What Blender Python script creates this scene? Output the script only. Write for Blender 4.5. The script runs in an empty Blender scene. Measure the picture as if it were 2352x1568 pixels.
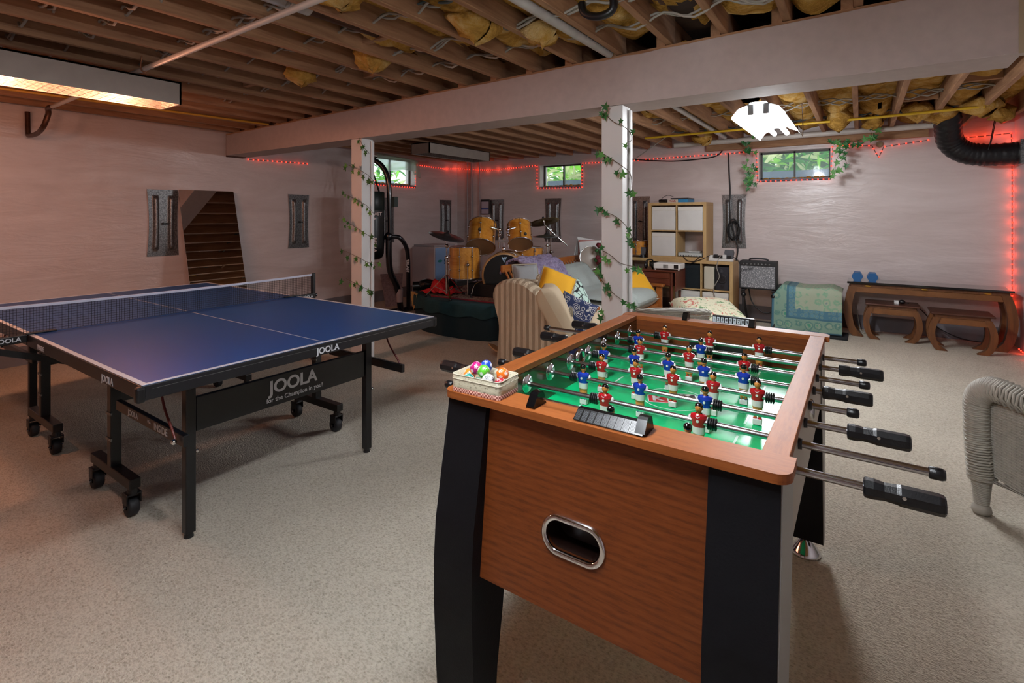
import bpy, math, random
from math import sin, cos, pi, radians as R, atan2, sqrt
from mathutils import Vector as V, Matrix, noise, Euler
random.seed(7)
C = bpy.context.scene.collection
S = bpy.context.scene
# ---------------------------------------------------------------- camera, world, exposure
FPX, YAW, HV, CH = 1175.0, R(34.3), 494.0, 1.362
cd = bpy.data.cameras.new('camera'); cam = bpy.data.objects.new('camera', cd); C.objects.link(cam)
cam.location = (0, 0, CH); cam.rotation_euler = (pi/2, 0, YAW)
cd.sensor_width = 36; cd.lens = FPX/2352*36; cd.shift_y = -(784-HV)/2352; cd.clip_start = .05
S.camera = cam
w = bpy.data.worlds.new('world'); S.world = w; w.use_nodes = True
w.node_tree.nodes['Background'].inputs[0].default_value = (.82, .92, 1, 1)
w.node_tree.nodes['Background'].inputs[1].default_value = 2.8
S.view_settings.view_transform = 'Standard'; S.view_settings.look = 'None'
S.view_settings.gamma = 1; S.view_settings.use_curve_mapping = False
S.view_settings.exposure = 0.2

def lamp(name, kind, loc, power, color, size=None, size_y=None, rot=(0, 0, 0), parent=None, rad=None):
    l = bpy.data.lights.new(name, kind); l.energy = power; l.color = color
    if size: l.size = size
    if size_y: l.shape = 'RECTANGLE'; l.size_y = size_y
    if rad is not None: l.shadow_soft_size = rad
    o = bpy.data.objects.new(name, l); C.objects.link(o); o.location = loc; o.rotation_euler = rot
    if parent: o.parent = parent
    return o

# ---------------------------------------------------------------- measuring helpers: a ray of the survey camera meets a plane
_f = V((-sin(YAW), cos(YAW), 0)); _r = V((cos(YAW), sin(YAW), 0))
def ray(u, v): return _f + _r*((u-1176)/FPX) + V((0, 0, -(v-HV)/FPX))
def AY(u, v, y): d = ray(u, v); return V((0, 0, CH)) + d*(y/d.y)
def AX(u, v, x): d = ray(u, v); return V((0, 0, CH)) + d*(x/d.x)
def AZ(u, v, z): d = ray(u, v); return V((0, 0, CH)) + d*((z-CH)/d.z)
def AD(u, v, dd): return V((0, 0, CH)) + ray(u, v)*dd

# ---------------------------------------------------------------- materials
def lin(c):
    return tuple((x/12.92 if x <= .04045 else ((x+.055)/1.055)**2.4) for x in c)
def hx(s): return lin(tuple(int(s[i:i+2], 16)/255 for i in (0, 2, 4)))
_mats = {}
class NT:
    def __init__(s, name):
        m = bpy.data.materials.new(name); m.use_nodes = True; s.m = m; s.t = m.node_tree; s.b = s.t.nodes['Principled BSDF']; s.L = s.t.links.new
    def n(s, ty, **k):
        q = s.t.nodes.new(ty)
        for a, b in k.items():
            if a in q.inputs.keys(): q.inputs[a].default_value = b
            else: setattr(q, a, b)
        return q
    def coords(s, scale=(1, 1, 1), kind='Object', rot=(0, 0, 0)):
        t = s.n('ShaderNodeTexCoord'); m = s.n('ShaderNodeMapping'); m.inputs['Scale'].default_value = scale; m.inputs['Rotation'].default_value = rot
        s.L(t.outputs[kind], m.inputs[0]); return m.outputs[0]
    def noise(s, co, scale, detail=3, rough=.55, dist=0):
        q = s.n('ShaderNodeTexNoise'); q.inputs['Scale'].default_value = scale; q.inputs['Detail'].default_value = detail
        q.inputs['Roughness'].default_value = rough; q.inputs['Distortion'].default_value = dist; s.L(co, q.inputs['Vector']); return q.outputs[0]
    def ramp(s, fac, stops, interp='LINEAR'):
        q = s.n('ShaderNodeValToRGB'); e = q.color_ramp.elements; q.color_ramp.interpolation = interp
        while len(e) < len(stops): e.new(.5)
        for i, (p, c) in enumerate(stops): e[i].position = p; e[i].color = (*c, 1)
        s.L(fac, q.inputs[0]); return q.outputs[0]
    def bump(s, h, strength=.3, dist=.01):
        q = s.n('ShaderNodeBump'); q.inputs['Strength'].default_value = strength; q.inputs['Distance'].default_value = dist
        s.L(h, q.inputs['Height']); s.L(q.outputs[0], s.b.inputs['Normal'])
    def col(s, o): s.L(o, s.b.inputs['Base Color'])
    def set(s, **k):
        for a, b in k.items(): s.b.inputs[a.replace('_', ' ')].default_value = b
def mat(name, color='808080', rough=.5, metal=0, emit=0, ecol=None, bump=0, bscale=60, vary=0, alpha=1, trans=0, coat=0, spec=.5):
    if name in _mats: return _mats[name]
    q = NT(name); c = hx(color); q.set(Base_Color=(*c, 1), Roughness=rough, Metallic=metal)
    q.b.inputs['Specular IOR Level'].default_value = spec
    if emit: q.b.inputs['Emission Color'].default_value = (*(hx(ecol) if ecol else c), 1); q.b.inputs['Emission Strength'].default_value = emit
    if bump or vary:
        co = q.coords(); nz = q.noise(co, bscale)
        if bump: q.bump(nz, bump, .01)
        if vary: q.col(q.ramp(nz, [(.3, tuple(x*(1-vary) for x in c)), (.7, tuple(min(1, x*(1+vary)) for x in c))]))
    if trans: q.b.inputs['Transmission Weight'].default_value = trans
    if coat: q.b.inputs['Coat Weight'].default_value = coat; q.b.inputs['Coat Roughness'].default_value = .08
    if alpha < 1: q.b.inputs['Alpha'].default_value = alpha
    _mats[name] = q.m; return q.m
def wood(name, c1, c2, axis='x', scale=1.0, rough=.4, contrast=1, knots=0, coat=0):
    if name in _mats: return _mats[name]
    q = NT(name); s = {'x': (.6, 7, 7), 'y': (7, .6, 7), 'z': (7, 7, .6)}[axis]
    co = q.coords(tuple(a*scale for a in s))
    a = q.noise(co, 3.2, 6, .62, 1.2); st = [(.25, hx(c1)), (.5, tuple((x+y)/2 for x, y in zip(hx(c1), hx(c2)))), (.75, hx(c2))]
    q.col(q.ramp(a, st)); q.set(Roughness=rough); q.bump(q.noise(co, 14, 2), .08, .004)
    if coat: q.b.inputs['Coat Weight'].default_value = coat; q.b.inputs['Coat Roughness'].default_value = .15
    _mats[name] = q.m; return q.m

def m_cherry(name, axis, c1, c2, c3):
    q = NT(name); sc_ = (1.2, 10, 10) if axis == 'x' else (10, 1.2, 10)
    co = q.coords(sc_)
    wv = q.n('ShaderNodeTexWave'); wv.wave_type = 'RINGS'; wv.rings_direction = 'SPHERICAL'
    wv.inputs['Scale'].default_value = 5.5; wv.inputs['Distortion'].default_value = 3.2; wv.inputs['Detail'].default_value = 2; wv.inputs['Detail Scale'].default_value = .8
    q.L(q.coords((.75, .75, 3.4) if axis == 'x' else (3, .5, 3)), wv.inputs['Vector'])
    fine = q.noise(co, 16, 5, .7)
    mx = q.n('ShaderNodeMath'); mx.operation = 'MULTIPLY_ADD'; mx.inputs[1].default_value = .16; q.L(wv.outputs[1], mx.inputs[0]); q.L(fine, mx.inputs[2])
    q.col(q.ramp(mx.outputs[0], [(.36, hx(c1)), (.58, hx(c2)), (.85, hx(c3))])); q.set(Roughness=.5); q.b.inputs['Specular IOR Level'].default_value = .3
    return q.m
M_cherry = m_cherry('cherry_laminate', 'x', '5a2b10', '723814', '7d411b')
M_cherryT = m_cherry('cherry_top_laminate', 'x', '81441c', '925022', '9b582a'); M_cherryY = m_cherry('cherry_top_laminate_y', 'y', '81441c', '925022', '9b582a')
def m_wall():
    q = NT('vapour_barrier'); co = q.coords((1, 1, 1))
    st = q.noise(q.coords((.5, .5, 2.6)), 1.3, 5, .6, 1.5)
    streak = q.noise(q.coords((.9, .9, 3.2), rot=(0, R(14), 0)), 1.5, 3, .5, 1.6)
    dia = q.noise(q.coords((.8, .8, 4), rot=(R(35), R(-35), 0)), 2.2, 5, .62, 2.0)
    a = q.n('ShaderNodeMath'); a.operation = 'ADD'; q.L(streak, a.inputs[0]); q.L(dia, a.inputs[1])
    q.bump(a.outputs[0], .13, .05)
    q.col(q.ramp(st, [(.3, hx('c4b6b2')), (.7, hx('d6cac7'))])); q.set(Roughness=.3)
    q.b.inputs['Specular IOR Level'].default_value = .4
    return q.m
M_wall = m_wall()
def m_carpet():
    q = NT('loop_carpet'); co = q.coords((1, 1, 1))
    n1 = q.noise(co, 95, 3, .7); n2 = q.noise(co, 1.3, 3)
    vo = q.n('ShaderNodeTexVoronoi'); vo.inputs['Scale'].default_value = 75; q.L(q.coords((1, 2.0, 1)), vo.inputs['Vector'])
    mx = q.n('ShaderNodeMath'); mx.operation = 'MULTIPLY_ADD'; mx.inputs[1].default_value = .35; q.L(vo.outputs[0], mx.inputs[0]); q.L(n1, mx.inputs[2])
    c = q.ramp(mx.outputs[0], [(.28, hx('857b6c')), (.5, hx('b5ab9a')), (.78, hx('d2c9b8'))])
    c2 = q.ramp(n2, [(.3, (.86, .86, .86)), (.7, (1, 1, 1))])
    m = q.n('ShaderNodeMix'); m.data_type = 'RGBA'; m.blend_type = 'MULTIPLY'; m.inputs['Factor'].default_value = 1
    q.L(c, m.inputs['A']); q.L(c2, m.inputs['B']); q.col(m.outputs['Result']); q.set(Roughness=.95)
    q.b.inputs['Specular IOR Level'].default_value = .1
    q.bump(mx.outputs[0], .7, .012); return q.m
M_carpet = m_carpet()
def m_insul():
    q = NT('glass_wool'); co = q.coords()
    n = q.noise(co, 5, 6, .7, .8); q.col(q.ramp(n, [(.3, hx('7c5a2a')), (.5, hx('be9248')), (.72, hx('d8bc88'))])); q.set(Roughness=1)
    q.b.inputs['Specular IOR Level'].default_value = 0
    q.bump(q.noise(co, 22, 5, .7), .9, .03); return q.m
M_insul = m_insul()
M_joist = wood('joist_lumber', '7a543a', 'b58a66', 'y', .8, .8)
M_joistx = wood('blocking_lumber', '7a543a', 'b98e68', 'x', .8, .8)
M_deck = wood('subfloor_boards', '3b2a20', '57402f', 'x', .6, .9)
M_paint = mat('white_paint', 'b3a49f', .75, bump=.08, bscale=18, vary=.05)
M_paint2 = mat('white_gloss_paint', 'd2cfcd', .45, bump=.05, bscale=25)
M_black = mat('black_powder_coat', '0c0d10', .38)
M_blackp = mat('black_plastic', '0c0d11', .36, bump=.12, bscale=300)
M_blackm = mat('matte_black_laminate', '0c0c11', .65, bump=.08, bscale=200, spec=.2)
M_chrome = mat('chrome', 'd8d8da', .12, 1)
M_steel = mat('rod_steel', 'bfbfc4', .2, 1, bump=.04, bscale=90)
M_galv = None
def m_galv():
    q = NT('galvanised_steel'); co = q.coords(); vo = q.n('ShaderNodeTexVoronoi'); vo.inputs['Scale'].default_value = 90; q.L(co, vo.inputs['Vector'])
    n = q.noise(co, 60, 4); mx = q.n('ShaderNodeMath'); mx.operation = 'MULTIPLY'; q.L(vo.outputs[0], mx.inputs[0]); q.L(n, mx.inputs[1])
    q.col(q.ramp(mx.outputs[0], [(.05, hx('4e4f50')), (.4, hx('8c8d8d'))])); q.set(Metallic=.75, Roughness=.38); q.bump(n, .15, .004); return q.m
M_galv = m_galv()
M_white = mat('white_plastic', 'd6d5d2', .4); M_line = mat('white_line', 'c9ced6', .35)
M_tblue = mat('table_blue', '0f4583', .42, bump=.03, bscale=200)
M_tdark = mat('frame_edge_black', '15161a', .4)
M_red = mat('red_plastic', 'a5121c', .22, coat=.5); M_bluep = mat('blue_plastic', '12309a', .22, coat=.5)
M_skin = mat('figure_skin', 'c8803c', .3, coat=.3); M_hair = mat('figure_hair', '0a0a0c', .15, coat=.6)
M_green = mat('pitch_green', '00b06a', .3, bump=.03, bscale=30, spec=.25)
M_ledred = mat('red_led', 'ff3a2a', .4, emit=4.0, ecol='ff3020')
M_leaf = mat('ivy_leaf', '24602a', .5, vary=.35, bscale=9); M_stem = mat('ivy_stem', '5a4a36', .7)
M_amber = wood('amber_drum_shell', 'b06a1e', 'd89a40', 'x', .7, .22, coat=.6)
M_ambz = wood('amber_drum_shell_z', '9a5518', 'c8842e', 'z', 1.0, .22, coat=.6)
M_beech = wood('beech_veneer', 'b08e5c', 'c4a472', 'z', .6, .5)
M_oak = wood('orange_pine', '8a4a1c', 'b26a2e', 'y', 1.2, .4)
M_dkoak = wood('brown_oak', '4d2b13', '774a22', 'z', 1.4, .4)
M_mahog = wood('mahogany', '4a1f12', '6f3520', 'x', 1.2, .4, coat=.2)
M_dk = mat('dark_fabric', '12262a', .95, bump=.4, bscale=50)
M_cable = mat('black_cable', '0d0d0f', .5); M_wcable = mat('pale_cable', '9a948a', .6); M_gcable = mat('grey_green_cable', '4c5c60', .5)

# ---------------------------------------------------------------- mesh builder
class MB:
    def __init__(s): s.v = []; s.f = []; s.mi = []; s.sm = []
    def add(s, vs, fs, mi=0, sm=False):
        b = len(s.v); s.v += [V(p) for p in vs]
        for f in fs: s.f.append([b+i for i in f]); s.mi.append(mi); s.sm.append(sm)
        return s
    def box(s, lo, hi, mi=0, M=None):
        (a, b, c), (d, e, f) = lo, hi
        vs = [(a, b, c), (d, b, c), (d, e, c), (a, e, c), (a, b, f), (d, b, f), (d, e, f), (a, e, f)]
        if M: vs = [M @ V(p) for p in vs]
        return s.add(vs, [(0, 3, 2, 1), (4, 5, 6, 7), (0, 1, 5, 4), (1, 2, 6, 5), (2, 3, 7, 6), (3, 0, 4, 7)], mi)
    def cbox(s, c, sz, mi=0, M=None):
        h = [x/2 for x in sz]; return s.box([c[i]-h[i] for i in range(3)], [c[i]+h[i] for i in range(3)], mi, M)
    def bar(s, p0, p1, w, h, mi=0, up=(0, 0, 1)):
        p0, p1 = V(p0), V(p1); d = (p1-p0); L = d.length; d = d/L; u = V(up)
        if abs(d.dot(u)) > .98: u = V((0, 1, 0))
        x = d.cross(u).normalized(); z = x.cross(d)
        M = Matrix((( x.x, d.x, z.x, p0.x), (x.y, d.y, z.y, p0.y), (x.z, d.z, z.z, p0.z), (0, 0, 0, 1)))
        return s.box((-w/2, 0, -h/2), (w/2, L, h/2), mi, M)
    def prism(s, poly, a, b, axis='y', mi=0, M=None, sm=False):
        n = len(poly)
        g = {'y': lambda p, t: (p[0], t, p[1]), 'x': lambda p, t: (t, p[0], p[1]), 'z': lambda p, t: (p[0], p[1], t)}[axis]
        lo = [g(p, a) for p in poly]; hi = [g(p, b) for p in poly]
        if M: lo = [M @ V(p) for p in lo]; hi = [M @ V(p) for p in hi]
        s.add(lo, [tuple(range(n))], mi); s.add(hi, [tuple(range(n))[::-1]], mi)
        return s.add(lo+hi, [(i, (i+1) % n, (i+1) % n+n, i+n) for i in range(n)], mi, sm)
    def cyl(s, p0, p1, r0, r1=None, n=16, mi=0, cap=True, sm=True):
        r1 = r0 if r1 is None else r1
        return s.tube([p0, p1], [r0, r1], n, mi, cap, sm)
    def tube(s, pts, r, n=10, mi=0, cap=True, sm=True, closed=False):
        pts = [V(p) for p in pts]; k = len(pts); rr = r if isinstance(r, (list, tuple)) else [r]*k
        vs = []; nv = None
        for i, p in enumerate(pts):
            if closed: t = pts[(i+1) % k]-pts[i-1]
            else: t = pts[min(i+1, k-1)]-pts[max(i-1, 0)]
            if t.length < 1e-9: t = V((0, 0, 1))
            t.normalize()
            if nv is None:
                a = V((0, 0, 1)) if abs(t.z) < .9 else V((1, 0, 0)); nv = t.cross(a).normalized()
            else:
                nv = nv-t*nv.dot(t)
                if nv.length < 1e-6: nv = t.orthogonal()
                nv.normalize()
            b = t.cross(nv)
            vs += [p+(nv*cos(2*pi*j/n)+b*sin(2*pi*j/n))*rr[i] for j in range(n)]
        fs = []
        for i in range(k if closed else k-1):
            i2 = (i+1) % k
            fs += [(i*n+j, i*n+(j+1) % n, i2*n+(j+1) % n, i2*n+j) for j in range(n)]
        s.add(vs, fs, mi, sm)
        if cap and not closed:
            s.add(vs[:n], [tuple(range(n))[::-1]], mi); s.add(vs[-n:], [tuple(range(n))], mi)
        return s
    def lathe(s, prof, M=None, n=24, mi=0, sm=True):
        M = M or Matrix(); vs = []
        for (r, z) in prof: vs += [M @ V((r*cos(2*pi*j/n), r*sin(2*pi*j/n), z)) for j in range(n)]
        fs = []
        for i in range(len(prof)-1): fs += [(i*n+j, i*n+(j+1) % n, (i+1)*n+(j+1) % n, (i+1)*n+j) for j in range(n)]
        return s.add(vs, fs, mi, sm)
    def ball(s, c, r, n=16, m=10, mi=0, M=None):
        c = V(c); rx, ry, rz = r if isinstance(r, (list, tuple)) else (r, r, r)
        vs = []
        for i in range(m+1):
            a = pi*i/m
            for j in range(n):
                p = V((rx*sin(a)*cos(2*pi*j/n), ry*sin(a)*sin(2*pi*j/n), -rz*cos(a)))
                vs.append(c+((M @ p) if M else p))
        fs = [(i*n+j, i*n+(j+1) % n, (i+1)*n+(j+1) % n, (i+1)*n+j) for i in range(m) for j in range(n)]
        return s.add(vs, fs, mi, True)
    def grid(s, f, nu, nv, mi=0, sm=True, flip=False):
        vs = [f(i/nu, j/nv) for j in range(nv+1) for i in range(nu+1)]
        fs = [(j*(nu+1)+i, j*(nu+1)+i+1, (j+1)*(nu+1)+i+1, (j+1)*(nu+1)+i) for j in range(nv) for i in range(nu)]
        if flip: fs = [q[::-1] for q in fs]
        return s.add(vs, fs, mi, sm)
    def build(s, name, mats, parent=None, bevel=0, local=False, seg=2, fix=False):
        me = bpy.data.meshes.new(name); off = V((0, 0, 0))
        if parent is not None and not local:
            p = parent
            while p: off += p.location; p = p.parent
        if parent is None and s.v:
            off = V(((min(p.x for p in s.v)+max(p.x for p in s.v))/2, (min(p.y for p in s.v)+max(p.y for p in s.v))/2, min(p.z for p in s.v)))
        me.from_pydata([p-off for p in s.v], [], s.f)
        for m in (mats if isinstance(mats, (list, tuple)) else [mats]): me.materials.append(m)
        me.polygons.foreach_set('material_index', s.mi); me.polygons.foreach_set('use_smooth', s.sm)
        me.validate(); me.update()
        o = bpy.data.objects.new(name, me); C.objects.link(o)
        if parent is not None: o.parent = parent
        else: o.location = off
        if bevel:
            m = o.modifiers.new('bevel', 'BEVEL'); m.width = bevel; m.segments = seg; m.limit_method = 'ANGLE'; m.angle_limit = R(40)
        return o
def thing(name, label, cat, loc=(0, 0, 0), rz=0, group=None):
    o = bpy.data.objects.new(name, None); C.objects.link(o); o.location = loc; o.rotation_euler = (0, 0, rz)
    o.empty_display_size = .1; o['label'] = label; o['category'] = cat
    if group: o['group'] = group
    return o
def tag(o, label, cat, group=None, kind=None):
    if label: o['label'] = label
    if cat: o['category'] = cat
    if group: o['group'] = group
    if kind: o['kind'] = kind
    return o
def struct(o, label=None): o['kind'] = 'structure'; (o.__setitem__('label', label) if label else None); return o
def copy_tree(o, parent=None):
    c = o.copy(); C.objects.link(c); c.parent = parent
    for ch in list(o.children): copy_tree(ch, c)
    return c
def text(body, size, M, m, parent=None, name='lettering', ext=.0006, bold=0, sx=1, align='CENTER'):
    cu = bpy.data.curves.new(name, 'FONT'); cu.body = body; cu.size = size; cu.extrude = ext; cu.offset = bold; cu.align_x = align; cu.align_y = 'CENTER'
    tmp = bpy.data.objects.new('tmp', cu); cu.materials.append(m); C.objects.link(tmp); dg = bpy.context.evaluated_depsgraph_get()
    me = bpy.data.meshes.new_from_object(tmp.evaluated_get(dg)); bpy.data.objects.remove(tmp); bpy.data.curves.remove(cu)
    o = bpy.data.objects.new(name, me); C.objects.link(o)
    off = V((0, 0, 0)); p = parent
    while p: off += p.location; p = p.parent
    M = Matrix.Translation(-off) @ M @ Matrix.Diagonal((sx, 1, 1, 1))
    o.parent = parent; o.matrix_local = M
    return o
def frame(o, xd, yd):
    xd = V(xd).normalized(); yd = (V(yd)-xd*V(yd).dot(xd)).normalized(); z = xd.cross(yd); o = V(o)
    return Matrix(((xd.x, yd.x, z.x, o.x), (xd.y, yd.y, z.y, o.y), (xd.z, yd.z, z.z, o.z), (0, 0, 0, 1)))
def smoothpath(pts, k=6):
    pts = [V(p) for p in pts]; out = []
    for i in range(len(pts)-1):
        a, b, c, d = pts[max(i-1, 0)], pts[i], pts[i+1], pts[min(i+2, len(pts)-1)]
        for j in range(k):
            t = j/k; out.append(.5*((2*b)+(c-a)*t+(2*a-5*b+4*c-d)*t*t+(3*b-a-3*c+d)*t**3))
    return out+[pts[-1]]
def cushion(m, c, xd, yd, w, h, t, mi=0, n=14, e=.5):
    F = frame(c, xd, yd)
    for sg in (1, -1):
        def f(a, b):
            u, v = 2*a-1, 2*b-1; k = ((1-u**4)*(1-v**4)); k = max(k, 0)**e
            pin = 1-.07*(1-abs(u)**2)*abs(v)**3 ; pin2 = 1-.07*(1-abs(v)**2)*abs(u)**3
            return F @ V((u*w/2*pin2, v*h/2*pin, sg*t/2*k))
        m.grid(f, n, n, mi, True, flip=(sg < 0))
    return m
# ================================================================ THE ROOM
XL, XR, YB, YN = -6.3, 1.33, 7.4, -2.6     # left, right, back, near wall planes
ZD = 2.6                                    # subfloor underside
def zj(x): return 2.325+(x-XL)*.0135        # underside of the near joists rises slightly to the right
ZJ2 = 2.33
W1 = (-4.48, -3.71, 1.81, 2.20); W2 = (-1.11, -.31, 1.80, 2.19); W3 = (5.40, 6.31, 1.84, 2.30)
def wall_with_hole(name, fixed, span, axis, holes, out, m):
    """a wall slab .25 thick with rectangular window openings"""
    b = MB(); cuts = sorted([span[0], span[1]]+[h[0] for h in holes]+[h[1] for h in holes])
    def bx(a0, a1, z0, z1):
        lo, hi = sorted((fixed, fixed+out))
        if axis == 'x': b.box((a0, lo, z0), (a1, hi, z1))
        else: b.box((lo, a0, z0), (hi, a1, z1))
    for a0, a1 in zip(cuts, cuts[1:]):
        h = [q for q in holes if abs(q[0]-a0) < 1e-6]
        if h: bx(a0, a1, 0, h[0][2]); bx(a0, a1, h[0][3], ZD)
        else: bx(a0, a1, 0, ZD)
    return struct(b.build(name, m))
wall_with_hole('wall_back', YB, (XL-.25, XR+.25), 'x', [W1, W2], .25, M_wall)
wall_with_hole('wall_left', XL, (YN, YB), 'y', [W3], -.25, M_wall)
struct(MB().box((XR, YN, 0), (XR+.25, YB, ZD)).build('wall_right', mat('right_wall', 'b8b2b4', .5)))
struct(MB().box((XL-.25, YN-.2, 0), (XR+.25, YN, ZD)).build('wall_near', M_paint))
struct(MB().box((XL-.3, YN-.3, -.1), (XR+.3, YB+.3, 0)).build('floor', M_carpet))
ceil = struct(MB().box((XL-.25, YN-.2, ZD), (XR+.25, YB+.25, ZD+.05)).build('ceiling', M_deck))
M_kick = mat('grey_wall_base', '77757a', .7, vary=.08, bscale=5)
struct(MB().box((XL, YN, 0), (XL+.012, YB, .17)).build('baseboard_left', M_kick))
struct(MB().box((XL+.012, YB-.012, 0), (XR, YB, .17)).build('baseboard_back', M_kick))
# joists
jx = [-.01+.318*k for k in range(-19, 5)]
for i, x in enumerate(jx):
    if XL+.05 < x < XR:
        MB().box((x-.02, YN, zj(x)), (x+.02, 3.17, ZD)).build('joist', M_joist, ceil, bevel=.003, seg=1)
        xb = x-.03
        MB().box((xb-.02, 3.12, ZJ2), (xb+.02, YB-.02, ZD)).build('joist', M_joist, ceil, bevel=.003, seg=1)
# cross blocking between joists
for x, y in ((-2.4, 2.1), (-3.0, 2.6), (-.5, 2.0), (-3.98, 2.2), (.44, 5.9), (.76, 5.3), (-.82, 6.2), (-1.45, 5.2), (-1.77, 5.9), (-2.4, 4.9), (-2.7, 6.0)):
    MB().box((x-.13, y-.02, 2.4 if y > 3.3 else zj(x)+.04), (x+.13, y+.02, ZD-.02)).build('blocking', M_joistx, ceil)
struct(MB().box((-1.75, YB-.11, 2.235), (.62, YB-.06, 2.33)).build('trim_1', M_joistx), 'brown nailer board under the joists along the back wall')
# small blocks where joists rest on the beam
for i, x in enumerate(jx):
    if -6 < x < .6: MB().box((x-.075, 3.10, zj(x)-.004), (x-.022, 3.17, zj(x)+.16)).build('blocking', M_joist, ceil)
# glass wool between the joists
ins = MB()
def patch(x0, x1, y0, y1, zc, seed, thr, amp=.09):
    nx, ny = 9, int((y1-y0)/.05); cell = {}
    def h(x, y):
        p = V((x*3.1+seed, y*2.3, seed*.7)); q = V((x*9, y*8, seed))
        return noise.noise(p)*amp+noise.noise(q)*amp*.35
    vs = []; fs = []
    for j in range(ny+1):
        for i in range(nx+1):
            x = x0+(x1-x0)*i/nx; y = y0+(y1-y0)*j/ny
            e = 1-abs(2*i/nx-1)**3
            vs.append((x, y, zc-.05*e+h(x, y)*e))
    for j in range(ny):
        for i in range(nx):
            x = (x0+x1)/2; y = y0+(y1-y0)*j/ny
            if noise.noise(V((x*1.7+3, y*.9, 5)))+.25*noise.noise(V((i*.5, y*6, seed))) > thr: fs.append((j*(nx+1)+i, (j+1)*(nx+1)+i, (j+1)*(nx+1)+i+1, j*(nx+1)+i+1))
    ins.add(vs, fs, 0, True)
for i, x in enumerate(jx[:-1]):
    if x < XL+.1: continue
    xx = x+.159
    patch(x+.018, x+.3, YN, 3.1, 2.51 if xx > -2 else 2.52, i*3.7, -.5 if xx > -1.2 else (-.12 if xx > -3.4 else .02))
    patch(x-.01, x+.27, 3.4, 7.35, 2.50 if xx > -1.8 else 2.53, i*5.1+2, -.6 if xx > -1.8 else .1, .11)
# hanging tufts of wool
def tuft(c, r, L, seed):
    b = MB()
    def f(a, t):
        an = 2*pi*a; rr = r*(sin(pi*min(t*1.15+.08, 1))**.6)*(1+.45*noise.noise(V((cos(an)*1.5+seed, sin(an)*1.5, t*4))))
        return V(c)+V((cos(an)*rr, sin(an)*rr*1.2, -L*t+.05*noise.noise(V((an, t*3, seed)))))
    b.grid(f, 14, 12); return b
tf = MB()
for c, r, L in (((-.18, 6.2, 2.45), .12, .28), ((.1, 6.6, 2.42), .1, .18), ((.45, 6.3, 2.45), .12, .2), ((.62, 6.5, 2.45), .14, .22), ((.9, 6.2, 2.45), .14, .26), ((1.1, 6.6, 2.4), .1, .2), ((-1.75, 2.2, 2.5), .13, .24), ((-1.5, 2.5, 2.5), .1, .2), ((-2.7, 2.3, 2.5), .11, .2), ((-2.1, 1.6, 2.5), .1, .16), ((-3.35, 2.2, 2.45), .1, .18), ((-1.66, 6.7, 2.4), .12, .18), ((-.45, 2.2, 2.5), .13, .16), ((-.8, 1.8, 2.5), .12, .18), ((-4.45, 1.15, 2.45), .03, .22), ((.2, 2.1, 2.5), .14, .14)):
    t = tuft(c, r, L, c[0]*3); ins.add(t.v, t.f, 0, True)
o = ins.build('ceiling_insulation', M_insul); tag(o, 'yellow fluffy glass wool stuffed between and drooping from the open ceiling joists', 'insulation', kind='stuff')
# ---------------------------------------------------------------- beam and posts
b = MB(); yb0, yb1 = 3.10, 3.38; zb = 2.07
vs = [(-6.22, yb0, zb), (.585, yb0, zb), (.585, yb1, zb), (-6.22, yb1, zb), (-6.22, yb0, zj(-6.2)-.006), (.585, yb0, zj(.6)-.006), (.585, yb1, 2.32), (-6.22, yb1, 2.32)]
b.add(vs, [(0, 3, 2, 1), (4, 5, 6, 7), (0, 1, 5, 4), (1, 2, 6, 5), (2, 3, 7, 6), (3, 0, 4, 7)])
bm = thing('ceiling_beam', 'long white boxed-in beam crossing the room under the joists', 'beam', (-2.8, 3.2, 2.07))
b.build('casing', M_paint, bm, bevel=.004)
MB().box((.588, yb0, zb+.01), (1.33, yb0+.1, zj(.9)-.006)).build('end_board', mat('seam_paint', 'b5a99c', .6), bm)
MB().box((.57, yb0-.004, zb), (.6, yb0, zj(.6)-.01)).build('joint_tape', mat('old_glue', 'a8977c', .7), bm)
vs = [(-6.22, yb0-.005, zj(-6.2)-.05), (.585, yb0-.005, zj(.6)-.02), (.585, yb0, zj(.6)-.007), (-6.22, yb0, zj(-6.2)-.012)]
ed = MB(); n = 90
pts = []
for i in range(n+1):
    x = -6.22+6.8*i/n; pts.append((x, zj(x)-.012-.012*abs(noise.noise(V((x*4, 1, 2))))-.004))
top = [(p[0], zj(p[0])-.004) for p in pts]
ed.add([(x, yb0-.003, z) for x, z in pts]+[(x, yb0-.003, z) for x, z in top], [(i, i+1, i+n+2, i+n+1) for i in range(n)])
ed.build('bare_wood_edge', M_joistx, bm)
MB().box((-6.3, yb0+.04, 2.06), (-6.225, yb1-.04, 2.33)).build('steel_end', mat('rusty_steel', '4a2a1c', .7, vary=.3, bscale=30), bm)
def column(x0, lab):
    t = thing('support_column', lab, 'column', (x0+.072, 3.17, 0))
    MB().box((x0, 3.1, 0), (x0+.145, 3.235, 2.068)).build('post', M_paint2, t, bevel=.003)
    MB().box((x0+.147, 3.2, 0), (x0+.16, 3.235, 2.05)).build('corner_strip', M_paint2, t, bevel=.002)
column(-3.93, 'white square column behind the ping pong table'); column(-1.405, 'white square column between the sofa and the shelves')
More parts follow.
